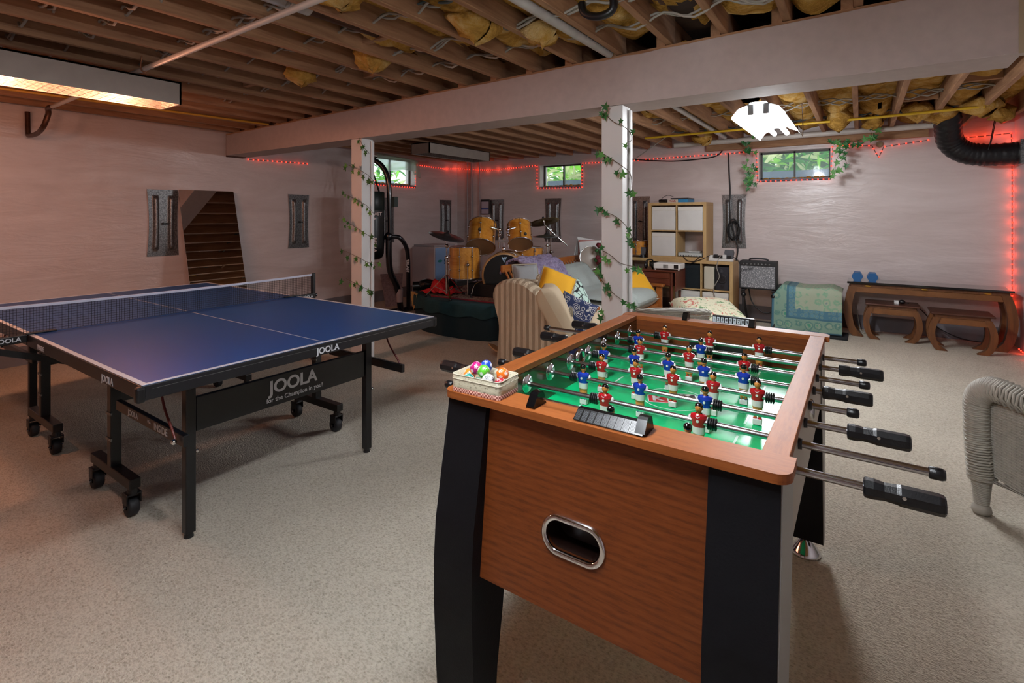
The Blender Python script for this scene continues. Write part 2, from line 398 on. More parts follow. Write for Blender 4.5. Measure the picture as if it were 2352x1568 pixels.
# ---------------------------------------------------------------- windows
M_glass = mat('window_glass', 'e8f4ff', .05, alpha=.18); M_frame = mat('window_frame_dark', '3a3632', .5)
M_foam = mat('spray_foam', 'a8772f', .9, bump=.6, bscale=60)
def window(nm, a0, a1, z0, z1, wall, mull=True):
    t = thing(nm, 'small basement window', 'window', ((a0+a1)/2, YB+.12, z0) if wall == 'b' else (XL-.12, (a0+a1)/2, z0)); del t['category']; t['kind'] = 'structure'
    P = (lambda a, d, z: (a, YB+d, z)) if wall == 'b' else (lambda a, d, z: (XL-d, a, z))
    def bx(a, b_, c, d, e, f, name, m, bev=.002):
        p, q = P(a, c, e), P(b_, d, f); lo = [min(p[i], q[i]) for i in range(3)]; hi = [max(p[i], q[i]) for i in range(3)]
        return MB().box(lo, hi).build(name, m, t, bevel=bev)
    fw = .022
    fr = MB()
    for (a, b_, e, f) in ((a0, a1, z0+.03, z0+.03+fw), (a0, a1, z1-fw, z1), (a0, a0+fw, z0+.03, z1), (a1-fw, a1, z0+.03, z1), ((a0+a1)/2-.01, (a0+a1)/2+.01, z0+.03, z1)):
        p, q = P(a, .13, e), P(b_, .17, f); fr.box([min(p[i], q[i]) for i in range(3)], [max(p[i], q[i]) for i in range(3)])
    fr.build('window_frame', M_frame, t)
    bx(a0, a1, .148, .152, z0+.03, z1, 'pane', M_glass, 0)
    bx(a0, a1, -.004, .22, z0-.004, z0+.03, 'window_sill', mat('sill_grey', '6b7078', .7, vary=.2, bscale=20))
    sm = MB()
    for k in range(9):
        c = P(a0+.05+(a1-a0-.1)*(k+.3*random.random())/8.5, .09+.05*random.random(), z0+.035); sm.ball(c, (.035, .035, .016+.012*random.random()), 8, 6)
    sm.build('foam_seal', M_foam, t)
    return t
window('window_1', *W1, 'b'); window('window_2', *W2, 'b'); w3 = window('window_3', *W3, 'l')
# cloudy plastic sheet hanging over the upper part of the left window
def sheet(a, t):
    y = 5.45+(6.39-5.45)*a; z = 2.345-.05*a-(.23+.03*sin(a*7)+(.05 if a > .8 else 0))*t
    return V((XL+.012+.012*sin(a*9)*t+.02*t, y, z))
ms = NT('cloudy_plastic'); ms.set(Base_Color=(*hx('dfeee4'), 1), Roughness=.5); ms.b.inputs['Transmission Weight'].default_value = .55; ms.b.inputs['IOR'].default_value = 1.05; ms.b.inputs['Alpha'].default_value = .85
o = MB().grid(sheet, 24, 8).build('plastic_sheet', ms.m); sd = o.modifiers.new('s', 'SOLIDIFY'); sd.thickness = .001
tag(o, 'cloudy plastic sheet hanging over the left wall window', 'sheet')
# plants and window wells outside
M_gr = [mat('outdoor_leaf_%d' % i, c, .5, vary=.3, bscale=8) for i, c in enumerate(('2a9a1c', '86d82a', '15601a', 'dcf2a4'))]
def well(nm, c, ax, bank, lab, seeds):
    b = MB(); b.box(*( ((c[0]-.75, YB+.9, 1.2), (c[0]+.75, YB+.95, c[1])) if ax == 'x' else ((XL-.95, c[0]-.8, 1.2), (XL-.9, c[0]+.8, c[1]))))
    t = thing(nm, lab, 'window well', (c[0], YB+.9, 1.2) if ax == 'x' else (XL-.9, c[0], 1.2)); b.build('retaining_wall', bank, t)
    b = MB(); b.box(*( ((c[0]-.9, YB+.26, 1.2), (c[0]+.9, YB+.9, 1.3)) if ax == 'x' else ((XL-.9, c[0]-.9, 1.2), (XL-.26, c[0]+.9, 1.3)))); b.build('gravel_bed', bank, t)
well('window_well', (-.7, 2.0), 'x', mat('blue_grey_stone', '5f7683', .8, vary=.25, bscale=7), 'blue grey stone edging outside the right-hand back window', 1)
well('window_well', (-4.1, 2.0), 'x', mat('blue_grey_stone'), 'blue grey stone edging outside the back window over the drums', 2)
well('window_well', (5.85, 2.0), 'y', mat('pale_stone', 'a8b8c0', .8, vary=.25, bscale=7), 'pale stone edging outside the left wall window', 3)
def bush(cx, ax, lab, n, seed, pal):
    rnd = random.Random(seed); t = thing('garden_plant', lab, 'plant', (cx, YB+1.3, 1.3) if ax == 'x' else (XL-1.3, cx, 1.3))
    b = MB(); st = MB()
    for k in range(n):
        a = rnd.uniform(-1.1, 1.1); d = rnd.uniform(.95, 1.8); z0 = rnd.uniform(1.7, 2.3); L = rnd.uniform(.15, .5); an = rnd.uniform(0, 2*pi)
        dirv = V((cos(an), .25*sin(an*3), .35+sin(an)*.6)).normalized(); base = V((cx+a, YB+d, z0)) if ax == 'x' else V((XL-d, cx+a, z0))
        if ax != 'x': dirv = V((dirv.y, dirv.x, dirv.z))
        side = dirv.cross(V((rnd.uniform(-.3, .3), 1 if ax == 'x' else .1, .3))).normalized()*rnd.uniform(.012, .045)
        tip = base+dirv*L+V((0, 0, -.1*L)); mid = base+dirv*L*.5+V((0, 0, .06*L))
        b.add([base, mid-side, tip, mid+side], [(0, 1, 2, 3)], rnd.choice(pal))
    b.build('foliage', M_gr, t)
bush(-.7, 'x', 'bright green leafy plants beyond the right-hand back window', 900, 3, (0, 0, 1, 0, 2, 3))
bush(-4.1, 'x', 'pale blossoming plants beyond the back window over the drums', 500, 4, (1, 3, 3, 0, 3))
bush(5.85, 'y', 'pale green garden growth beyond the left wall window', 500, 5, (1, 1, 3, 0))
struct(MB().box((XL-4, YB+.95, 1.25), (XR+2, YB+5, 1.3)).build('ground_back', mat('lawn', '5f9a4a', .9, vary=.3)))
struct(MB().box((XL-5, YN, 1.25), (XL-.95, YB+5, 1.3)).build('ground_left', mat('lawn')))
# ================================================================ LAMPS
M_tube = mat('lit_tube', 'ffffff', .4, emit=14, ecol='f4f8ff'); M_enamel = mat('white_enamel', 'e4e8ea', .3)
def shop_light(c, lab, power, col):
    t = thing('fluorescent_light', lab, 'ceiling light', c)
    f = MB()
    prof = [(-.175, -.075), (-.17, -.06), (-.13, -.01), (-.07, .012), (-.05, .03), (.05, .03), (.07, .012), (.13, -.01), (.17, -.06), (.175, -.075)]
    n = len(prof); f.add([(x, -.65, z) for x, z in prof]+[(x, .65, z) for x, z in prof]+[(x, -.65, z+.004) for x, z in prof]+[(x, .65, z+.004) for x, z in prof],
        [(i, i+1, i+1+n, i+n) for i in range(n-1)]+[(i+2*n, i+3*n, i+1+3*n, i+1+2*n) for i in range(n-1)], 0, True)
    f.build('reflector', M_enamel, t, local=True)
    for s in (-1, 1):
        MB().cyl((s*.05, -.6, -.03), (s*.05, .6, -.03), .019, n=14).build('tube', M_tube, t, local=True)
        MB().box((s*.05-.02, -.635, -.055), (s*.05+.02, -.6, .02)).build('tube_socket', mat('socket_grey', '9aa0a2', .5), t, local=True, bevel=.006)
        MB().tube(smoothpath([(s*.17, .62, -.06), (s*.17, .66, -.03), (s*.165, .7, .12), (s*.16, .68, .24)], 4), .004, 6).build('hanging_bracket', M_chrome, t, local=True)
    for yy in (-.42, 0, .42): lamp('tube_light', 'POINT', (0, yy, -.1), power/3, col, parent=t, rad=.06)
    # light spilled upward by the open ends of the reflector
    lamp('tube_glow', 'POINT', (0, .72, .0), power*.035, col, parent=t, rad=.05)
    return t
shop_light((-.6, 4.6, 2.13), 'lit twin tube shop light hanging beyond the beam', 88, (.93, .96, 1.0))
shop_light((-.75, .62, 2.16), 'lit twin tube shop light hanging over the near end of the football table', 54, (.93, .96, 1.0))
def box_light(x0, x1, y0, y1, z0, z1, lab, lit, pw, col):
    t = thing('boxed_ceiling_light', lab, 'ceiling light', ((x0+x1)/2, (y0+y1)/2, z1))
    b = MB(); w = .012
    b.box((x0, y0, z0), (x0+w, y1, z1)).box((x1-w, y0, z0), (x1, y1, z1)).box((x0, y0, z0), (x1, y0+w, z1)).box((x0, y1-w, z0), (x1, y1, z1)).box((x0, y0, z1-w), (x1, y1, z1))
    b.build('wooden_box', mat('box_paint', 'a49a90', .6, vary=.06, bscale=12), t)
    g = MB()
    k = int((y1-y0)/.05)
    for i in range(k):
        y = y0+(y1-y0)*(i+.5)/k; g.box((x0+w, y-.001, z0+.002), (x1-w, y+.001, z0+.004))
    for i in range(7):
        x = x0+w+(x1-x0-2*w)*(i+.5)/7; g.box((x-.001, y0, z0+.004), (x+.001, y1, z0+.006))
    g.build('wire_grille', M_galv, t)
    for i in (0, 1):
        x = x0+(x1-x0)*(.35+.3*i); MB().cyl((x, y0+.05, z0+.07), (x, y1-.05, z0+.07), .016, n=12).build('tube', lit, t)
    if pw:
        for f_ in (-.33, 0, .33): lamp('tube_light', 'POINT', (0, (y1-y0)*f_, z0-.04-z1), pw/3, col, parent=t, rad=.08)
    return t
box_light(-4.1, -3.8, -.1, 1.6, 2.11, 2.26, 'long painted box light with wire grille over the ping pong table', mat('warm_tube', 'ffd0a8', .4, emit=2.5), 58, (1, .41, .23))
box_light(-4.93, -4.6, 4.85, 6.15, 2.17, 2.31, 'unlit painted box light with wire grille over the drums', mat('dark_tube', '9aa39f', .4), 0, None)
# ================================================================ PING PONG TABLE
TX0, TX1, TY0, TY1, TZ = -4.84, -2.095, .755, 2.25, .76
def bent(b, p, r): return b.tube(smoothpath(p, 3), r, 6)
pt = thing('ping_pong_table', 'blue ping pong table on black rolling frame', 'ping pong table', (-3.46, 1.5, 0))
M_txt = mat('silver_print', 'c8cad0', .5)
xm = -3.468
for hi, (x0, x1) in enumerate(((xm+.008, TX1), (TX0, xm-.008))):
    top = MB().box((x0, TY0, TZ-.018), (x1, TY1, TZ)).build('table_top', M_tblue if hi == 0 else M_tblue, pt, bevel=.001)
    ln = MB(); z0, z1 = TZ+.0002, TZ+.0012; l = .02
    ln.box((x0, TY0, z0), (x1, TY0+l, z1)).box((x0, TY1-l, z0), (x1, TY1, z1))
    if hi == 0: ln.box((x1-l, TY0+l, z0), (x1, TY1-l, z1))
    else: ln.box((x0, TY0+l, z0), (x0+l, TY1-l, z1))
    ln.box((x0+.02, 1.5-.0015+.003, z0), (x1-l, 1.5+.0045, z1)); ln.build('boundary_line', M_line, top)
    ap = MB(); h = .055
    ap.box((x0, TY0-.004, TZ-h), (x1, TY0+.02, TZ-.001)).box((x0, TY1-.02, TZ-h), (x1, TY1+.004, TZ-.001))
    xe = (x1-.02, x1+.004) if hi == 0 else (x0-.004, x0+.02); ap.box((xe[0], TY0, TZ-h), (xe[1], TY1, TZ-.001))
    apo = ap.build('table_apron', M_tdark, pt, bevel=.003)
    gr = MB(); gr.box((xe[1]+.0002 if hi == 0 else xe[0]-.0012, TY0+.03, TZ-.018), (xe[1]+.0012 if hi == 0 else xe[0]-.0002, TY1-.03, TZ-.0165)); gr.build('metal_trim', M_galv, apo)
    for y in (TY0, TY1):
        for x in ((x1,) if hi == 0 else (x0,)):
            MB().box((x-.022, y-.02 if y == TY0 else y-.012, TZ-h-.006), (x+.008, y+.012 if y == TY0 else y+.02, TZ-.003)).build('corner_cap', M_blackp, pt, bevel=.01, seg=3)
    # undercarriage, mirrored for the far half
    sx = (lambda a: TX1-a) if hi == 0 else (lambda a: TX0+a)
    for y in (TY0+.265, TY1-.285):
        lg = MB().bar((sx(.26), y, TZ-h+.02), (sx(.26), y, .02), .04, .04); lg = lg.build('leg', M_black, pt, bevel=.003)
        MB().cyl((sx(.26), y, 0), (sx(.26), y, .025), .02, .014, 12).build('foot', M_blackp, lg)
        MB().ball((sx(.24), y+.024, .36), .008, 8, 6).build('bolt', M_chrome, lg)
    MB().box((sx(.26)-.012, TY0+.29, .44), (sx(.26)+.012, TY1-.31, .585)).build('cross_panel', M_black, pt, bevel=.003)
    for y, so in ((TY0+.19, 1), (TY1-.21, -1)):
        # side arm from the leg back to the wheel frame
        arm = MB(); a0, a1 = (sx(.06), y-.02*so, .488), (sx(.725), y-.02*so, .492)
        arm.bar(a0, a1, .022, .045); arm = arm.build('side_arm', M_black, pt, bevel=.003)
        lv = MB(); lv.tube(smoothpath([(sx(.10), y-.042*so, .485), (sx(.125), y-.042*so, .52), (sx(.2), y-.042*so, .6), (sx(.25), y-.04*so, .7)], 5), .005, 8); lv.build('latch_rod', mat('red_brown_rod', '5c2018', .4), pt)
        MB().ball((sx(.10), y-.048*so, .485), .011, 10, 6).build('bolt', M_chrome, pt)
        # wheel column with base bar and two castors
        up = MB().bar((sx(.84), y, .72), (sx(.84), y, .17), .042, .045).build('upright', M_black, pt, bevel=.003)
        for z in (.3, .42): MB().box((sx(.84)-.03, y-.025, z), (sx(.84)+.03, y-.018, z+.012)).build('clamp', M_galv, up)
        bb = MB().bar((sx(.6), y, .155), (sx(1.08), y, .155), .045, .045).build('base_bar', M_black, pt, bevel=.003)
        for xx in (sx(.63), sx(1.05)):
            cs = MB(); cs.cyl((xx, y, .135), (xx, y, .1), .018, .024, 12).box((xx-.03, y-.03, .06), (xx+.02, y-.024, .11)).box((xx-.03, y+.024, .06), (xx+.02, y+.03, .11)).box((xx-.034, y-.03, .1), (xx+.022, y+.03, .108))
            cs = cs.build('caster', M_blackp, pt, bevel=.003)
            wl = MB().lathe([(.012, -.02), (.036, -.021), (.042, -.014), (.042, .014), (.036, .021), (.012, .02)], Matrix.Translation((xx-.012, y, .043)) @ Matrix.Rotation(pi/2, 4, 'X'), 20).build('wheel', mat('rubber', '15151a', .6), cs)
            MB().cyl((xx-.012, y-.032, .043), (xx-.012, y+.032, .043), .006, n=8).build('axle', M_chrome, cs)
    MB().bar((sx(.84), TY0+.2, .49), (sx(.84), TY1-.22, .49), .022, .04).build('tie_bar', M_black, pt, bevel=.002)
    # near-side lettering
    if hi == 0:
        n0 = len(pt.children)
        text('JOOLA', .038, frame((-2.405, TY0-.0045, TZ-.036), (1, 0, 0), (0, 0, 1)), M_txt, pt, 'lettering', bold=.0008)
        text('INSIDE', .034, frame((-3.24, TY0-.0045, TZ-.036), (1, 0, 0), (0, 0, 1)), M_txt, pt)
        text('JOOLA', .04, frame((TX1+.0055, 1.515, TZ-.034), (0, 1, 0), (0, 0, 1)), M_txt, pt, bold=.0009)
        text('JOOLA', .085, frame((sx(.26)+.0128, 1.5, .53), (0, 1, 0), (0, 0, 1)), M_txt, pt, bold=.0022)
        text('for the Champion in you!', .03, frame((sx(.26)+.0128, 1.51, .472), (0, 1, 0), (0, 0, 1)), M_txt, pt, bold=.0004)
        y = TY0+.19-.02-.0115
        text('JOOLA', .034, frame((-2.63, y, .491), (1, 0, 0), (0, 0, 1)), M_txt, pt, bold=.0006)
        text('INSIDE', .042, frame((-2.355, y, .488), (1, 0, 0), (0, 0, 1)), M_txt, pt, bold=.0005)
        text('USA', .018, frame((-2.465, y, .496), (1, 0, 0), (0, 0, 1)), M_txt, pt)
    else:
        text('JOOLA', .034, frame((sx(.5), TY0+.19-.02-.0115, .49), (1, 0, 0), (0, 0, 1)), M_txt, pt, bold=.0006)
# net
nt = thing('table_tennis_net', 'black mesh net with white top tape clamped across the blue table', 'net', (xm, 1.5, TZ))
ny0, ny1, nz0, nz1 = TY0-.13, TY1+.13, TZ+.004, TZ+.155
def ntop(y): return nz1-.012*(1-((y-1.5)/.9)**2)
mesh = MB(); k = int((ny1-ny0)/.0125)
for i in range(k+1):
    y = ny0+(ny1-ny0)*i/k; mesh.box((xm-.0007, y-.0007, nz0), (xm+.0007, y+.0007, ntop(y)-.01))
for j in range(12):
    z = nz0+.0125*j
    mesh.box((xm-.0007, ny0, z-.0007), (xm+.0007, ny1, z+.0007))
mesh.build('net_mesh', mat('net_cord', '14151c', .8), nt)
tp = MB()
for i in range(24):
    ya = ny0+(ny1-ny0)*i/24; yb_ = ny0+(ny1-ny0)*(i+1)/24
    za, zb_ = ntop(ya), ntop(yb_); tp.add([(xm-.003, ya, za-.014), (xm-.003, yb_, zb_-.014), (xm-.003, yb_, zb_), (xm-.003, ya, za), (xm+.003, ya, za-.014), (xm+.003, yb_, zb_-.014), (xm+.003, yb_, zb_), (xm+.003, ya, za)], [(0, 1, 2, 3), (7, 6, 5, 4), (3, 2, 6, 7), (0, 4, 5, 1)])
tp.build('top_tape', mat('white_tape', 'c9c9d8', .7), nt)
for s, ye in ((-1, ny0), (1, ny1)):
    ps = MB().prism([(-.012, 0), (.012, 0), (.012, .16), (.004, .165), (-.012, .14)], ye-.012, ye+.012, 'y', M=Matrix.Translation((xm, 0, TZ-.005))).build('net_post', M_blackp, nt, bevel=.003)
    ya, yc = (ye-.01, TY0+.11) if s < 0 else (TY1-.11, ye+.01)
    br = MB().box((xm-.018, ya, TZ-.035), (xm+.018, TY0-.006 if s < 0 else yc, TZ+.004)) if s < 0 else MB().box((xm-.018, TY1+.006, TZ-.035), (xm+.018, yc, TZ+.004))
    br.box((xm-.018, ya if s > 0 else TY0-.01, TZ+.0016), (xm+.018, yc if s < 0 else TY1+.01, TZ+.009)); br.build('clamp_bracket', M_black, nt, bevel=.003)
    MB().cyl((xm, ye+s*.005, TZ-.012), (xm, ye+s*.03, TZ-.012), .012, n=10).build('tension_knob', M_blackp, nt)
    text('JOOLA', .026 if s > 0 else .03, frame((xm+.0185, ye-s*.055, TZ-.015), (0, 1, 0), (0, 0, 1)), M_txt, nt, bold=.0006)
# low brace under the near net end
MB().bar((xm-.01, TY0-.12, TZ-.06), (xm-.02, TY0+.22, TZ-.2), .02, .03).build('net_brace', M_black, pt)

# ================================================================ FOOTBALL TABLE
FX0, FX1, FY0, FY1, FZ = -.939, -.103, 1.042, 2.392, .89
IX0, IX1, IY0, IY1 = -.873, -.165, 1.133, 2.323
ft = thing('football_table', 'cherry wood football table with green pitch and black legs', 'football table', (-.52, 1.72, 0))
def rrect(x0, x1, y0, y1, r, which, n=6):
    """outline with some corners rounded; which = set of corner indices 0..3 (x0y0, x1y0, x1y1, x0y1)"""
    out = []; cs = [(x0, y0, pi), (x1, y0, -pi/2), (x1, y1, 0), (x0, y1, pi/2)]
    for i, (x, y, a) in enumerate(cs):
        if i in which:
            cx = x+r if x == x0 else x-r; cy = y+r if y == y0 else y-r
            out += [(cx+r*cos(a+pi/2*k/n), cy+r*sin(a+pi/2*k/n)) for k in range(n+1)]
        else: out.append((x, y))
    return out
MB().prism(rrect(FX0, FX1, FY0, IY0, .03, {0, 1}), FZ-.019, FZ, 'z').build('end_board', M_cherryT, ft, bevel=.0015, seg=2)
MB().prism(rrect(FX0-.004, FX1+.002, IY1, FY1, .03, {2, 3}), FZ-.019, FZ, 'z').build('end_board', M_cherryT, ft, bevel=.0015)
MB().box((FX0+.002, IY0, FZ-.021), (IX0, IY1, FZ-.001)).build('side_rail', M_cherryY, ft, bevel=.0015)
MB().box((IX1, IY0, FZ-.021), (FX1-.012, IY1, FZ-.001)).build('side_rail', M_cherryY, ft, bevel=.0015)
M_cream = mat('cream_laminate', 'a89f93', .5); M_sil = mat('silver_laminate', '8f8e8c', .4)
# side walls: glossy dark cherry inside, cream outside
M_inner = mat('dark_varnished_wall', '40261a', .12, coat=.8)
for x0, x1 in ((IX0-.02, IX0), (IX1, IX1+.02)):
    MB().box((x0, IY0-.03, .68), (x1, IY1+.03, FZ-.022)).build('side_wall', [M_inner], ft)
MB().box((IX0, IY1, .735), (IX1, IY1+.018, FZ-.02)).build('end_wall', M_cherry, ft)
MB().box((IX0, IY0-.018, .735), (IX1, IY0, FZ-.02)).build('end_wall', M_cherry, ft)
for y0, y1 in ((IY1-.002, IY1), (IY0, IY0+.002)): MB().box((-.63, y0, .746), (-.41, y1, .80)).build('goal_opening', mat('goal_black', '050506', .6), ft)
for x0, x1 in ((IX0-.04, IX0-.021), (IX1+.021, FX1-.02)):
    MB().box((x0, IY0+.02, .66), (x1, IY1-.02, FZ-.022)).build('side_panel', M_cream, ft)
MB().box((IX0-.02, IY0-.01, .725), (IX1+.02, IY1+.01, .744)).build('pitch', M_green, ft)
pl = MB(); zl = .7445
cxm, cym = (IX0+IX1)/2, (IY0+IY1)/2
def ring(b, c, r, w_, a0=0, a1=2*pi, n=64, z=zl):
    vs = []; 
    for i in range(n+1):
        a = a0+(a1-a0)*i/n; vs += [(c[0]+(r-w_)*cos(a), c[1]+(r-w_)*sin(a), z), (c[0]+r*cos(a), c[1]+r*sin(a), z)]
    b.add(vs, [(2*i, 2*i+1, 2*i+3, 2*i+2) for i in range(n)])
ring(pl, (cxm, cym), .105, .005)
for s, y in ((1, IY1), (-1, IY0)):
    for dx, dy in ((.19, .16), (.12, .08)):
        ya = y-s*dy; pl.box((cxm-dx, min(ya, ya+s*.005), zl-.0003), (cxm+dx, max(ya, ya+s*.005), zl))
        for e in (-1, 1): pl.box((cxm+e*dx-.003, min(y, ya), zl-.0003), (cxm+e*dx+.003, max(y, ya), zl))
    ring(pl, (cxm, y-s*.16), .07, .005, pi if s > 0 else 0, 2*pi if s > 0 else pi, 24)
for x in (IX0+.12, IX1-.12):
    for y in (1.5, 1.68, 1.82, 2.0): pl.box((x-.003, y-.04, zl-.0003), (x+.003, y+.04, zl))
pl.box((IX0, cym-.0025, zl-.0003), (IX1, cym+.0025, zl))
pl.build('pitch_line', mat('pitch_line_white', 'c2e6d2', .3), ft)
# centre badge: a red and a black tile, each with a white letter
def tile(cx, cy, a, m, name):
    M = Matrix.Translation((cx, cy, zl+.0003)) @ Matrix.Rotation(a, 4, 'Z')
    o = MB().box((-.034, -.034, 0), (.034, .034, .0003), 0, M).build('badge_edge', M_white, ft)
    MB().box((-.030, -.030, .0003), (.030, .030, .0006), 0, M).build('badge', m, o)
    t = text('K', .06, Matrix.Translation((0, 0, .0008)) @ M, M_white, o, 'badge_letter', ext=.0001, bold=.002)
tile(cxm-.045, cym-.03, R(22), mat('badge_red', 'b51f26', .3), 'r'); tile(cxm+.03, cym+.035, R(22), mat('badge_black', '14161a', .3), 'k')
# lower end panels, leaning outwards
def endpanel(y0, s):
    b = MB(); th = .018
    def yy(z): return y0-s*.05*(FZ-z)/.44*.9
    zt, zb_ = FZ-.02, .44
    xs = (-.88, -.16)
    # panel with stadium hole
    n = 48; hcx, hcz, hw, hh = -.547, .615, .072, .036
    hole = []
    for i in range(n):
        a = 2*pi*i/n; c, s_ = cos(a), sin(a); hole.append((hcx+(hw-hh)*(1 if c > 0 else -1)*(abs(c) > 1e-9)+hh*c, hcz+hh*s_))
    outer = []
    for (x, z) in hole:
        dx, dz = x-hcx, z-hcz
        t = min(((xs[1]-hcx) if dx > 0 else (xs[0]-hcx))/dx if abs(dx) > 1e-6 else 9e9, ((zt-hcz) if dz > 0 else (zb_-hcz))/dz if abs(dz) > 1e-6 else 9e9)
        outer.append((hcx+dx*t, hcz+dz*t))
    # insert true corners
    corners = [(xs[1], zt), (xs[0], zt), (xs[0], zb_), (xs[1], zb_)]
    for c in corners:
        i = min(range(n), key=lambda q: (outer[q][0]-c[0])**2+(outer[q][1]-c[1])**2); outer[i] = c
    for off, fl in ((0, 0), (s*th, 1)):
        vs = [(x, yy(z)+off, z) for x, z in hole]+[(x, yy(z)+off, z) for x, z in outer]
        b.add(vs, [((i, i+n, (i+1) % n+n, (i+1) % n) if fl == (s < 0) else (i, (i+1) % n, (i+1) % n+n, i+n)) for i in range(n)])
    vs = [(x, yy(z), z) for x, z in hole]+[(x, yy(z)+s*th, z) for x, z in hole]; b.add(vs, [(i, (i+1) % n, (i+1) % n+n, i+n) for i in range(n)])
    vs = [(x, yy(z), z) for x, z in outer]+[(x, yy(z)+s*th, z) for x, z in outer]; b.add(vs, [(i, i+n, (i+1) % n+n, (i+1) % n) for i in range(n)])
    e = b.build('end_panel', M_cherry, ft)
    rg = MB(); vs = []; m = 8
    for i in range(n):
        x, z = hole[i]; a = 2*pi*i/n; nx_, nz_ = cos(a), sin(a)
        for j in range(m):
            q = 2*pi*j/m; rr = .0075*cos(q); vs.append((x+nx_*(.003+rr), yy(z+nz_*rr)-s*(.002+.006*sin(q)), z+nz_*(.003+rr)))
    rg.add(vs, [(i*m+j, i*m+(j+1) % m, ((i+1) % n)*m+(j+1) % m, ((i+1) % n)*m+j) for i in range(n) for j in range(m)], 0, True)
    rg.build('ball_return_rim', M_chrome, e)
    cup = MB(); vs = []
    for dd, k_ in ((0, 1.0), (.012, 1.0), (.06, .93)):
        vs += [(hcx+(x-hcx)*k_, yy(z)+s*dd, hcz+(z-hcz)*k_) for x, z in hole]
    cup.add(vs, [(r*n+i, r*n+(i+1) % n, (r+1)*n+(i+1) % n, (r+1)*n+i) for r in range(2) for i in range(n)], 0, True); cup.add(vs[-n:], [tuple(range(n))])
    cup.build('ball_return_cup', mat('brown_cup', '241511', .35), e)
endpanel(1.078, 1); endpanel(2.356, -1)
# legs with a bowed outer face
def legprof(s, y0):
    out = [(0, .868), (-.022, .74), (-.055, .56), (-.062, .46), (-.062, .34), (-.055, .2), (-.047, .072)]
    inn = [(.04, .072), (.048, .16), (.072, .3), (.09, .42), (.13, .55), (.165, .66), (.19, .868)]
    return [(y0+s*a, z) for a, z in out+inn]
for s, y0 in ((1, 1.06), (-1, 2.374)):
    for x0, x1, ox in ((-.93, -.803, -.93), (-.25, -.122, -.122)):
        pr = legprof(s, y0)
        prc = [q for q in pr if not (q[1] > .6 and q[0]*s > (y0+s*.05)*s)]+[(y0+s*.12, .56), (y0+s*.14, .655), (y0+s*.04, .70), (y0+s*.04, .868)]
        prc = [(y0+s*a, z) for a, z in [(0, .868), (-.022, .74), (-.055, .56), (-.062, .46), (-.062, .34), (-.055, .2), (-.047, .072), (.04, .072), (.048, .16), (.072, .3), (.09, .42), (.13, .55), (.155, .655), (.04, .70), (.04, .868)]]
        lg = MB().prism(prc, x0, x1, 'x').build('leg', M_blackm, ft, bevel=.002)
        tx = (x0-.003, x0-.0002) if ox == x0 else (x1+.0002, x1+.003)
        MB().prism([(y+s*.003 if (y-y0)*s < .03 else y, z) for y, z in pr], tx[0], tx[1], 'x').build('leg_side', M_sil, lg)
        b = MB(); cx = (x0+x1)/2; cy = y0-s*.005
        b.lathe([(.0, .075), (.013, .075), (.015, .062), (.028, .045), (.05, .016), (.056, .006), (.056, 0), (0, 0)], Matrix.Translation((cx, cy, 0)), 28); b.build('leveler_foot', M_chrome, lg)
# side apron below the rods
for x in (-.915, -.138):
    MB().prism([(1.2, .867), (1.2, .655), (1.3, .67), (1.7, .72), (2.13, .67), (2.23, .655), (2.23, .867)], x-.006, x+.006, 'x').build('side_apron', M_cream, ft)
def cupat(x, s, y, z, r=.03):
    M = Matrix.Translation((x, y, z)) @ Matrix.Rotation(s*pi/2, 4, 'Y')
    return MB().lathe([(r*.62, .002), (r*.7, .008), (r*.85, .012), (r, .006), (r*1.02, 0)], M, 24)
cupat(-.125, 1, 1.74, .79).build('ball_entry', M_chrome, ft); cupat(-.873, 1, 1.73, .828, .032).build('ball_entry', M_chrome, ft)
MB().lathe([(0, .001), (.018, .001)], Matrix.Translation((-.873, 1.73, .828)) @ Matrix.Rotation(pi/2, 4, 'Y'), 20).build('entry_hole', mat('entry_dark', '2a1712', .4), ft)
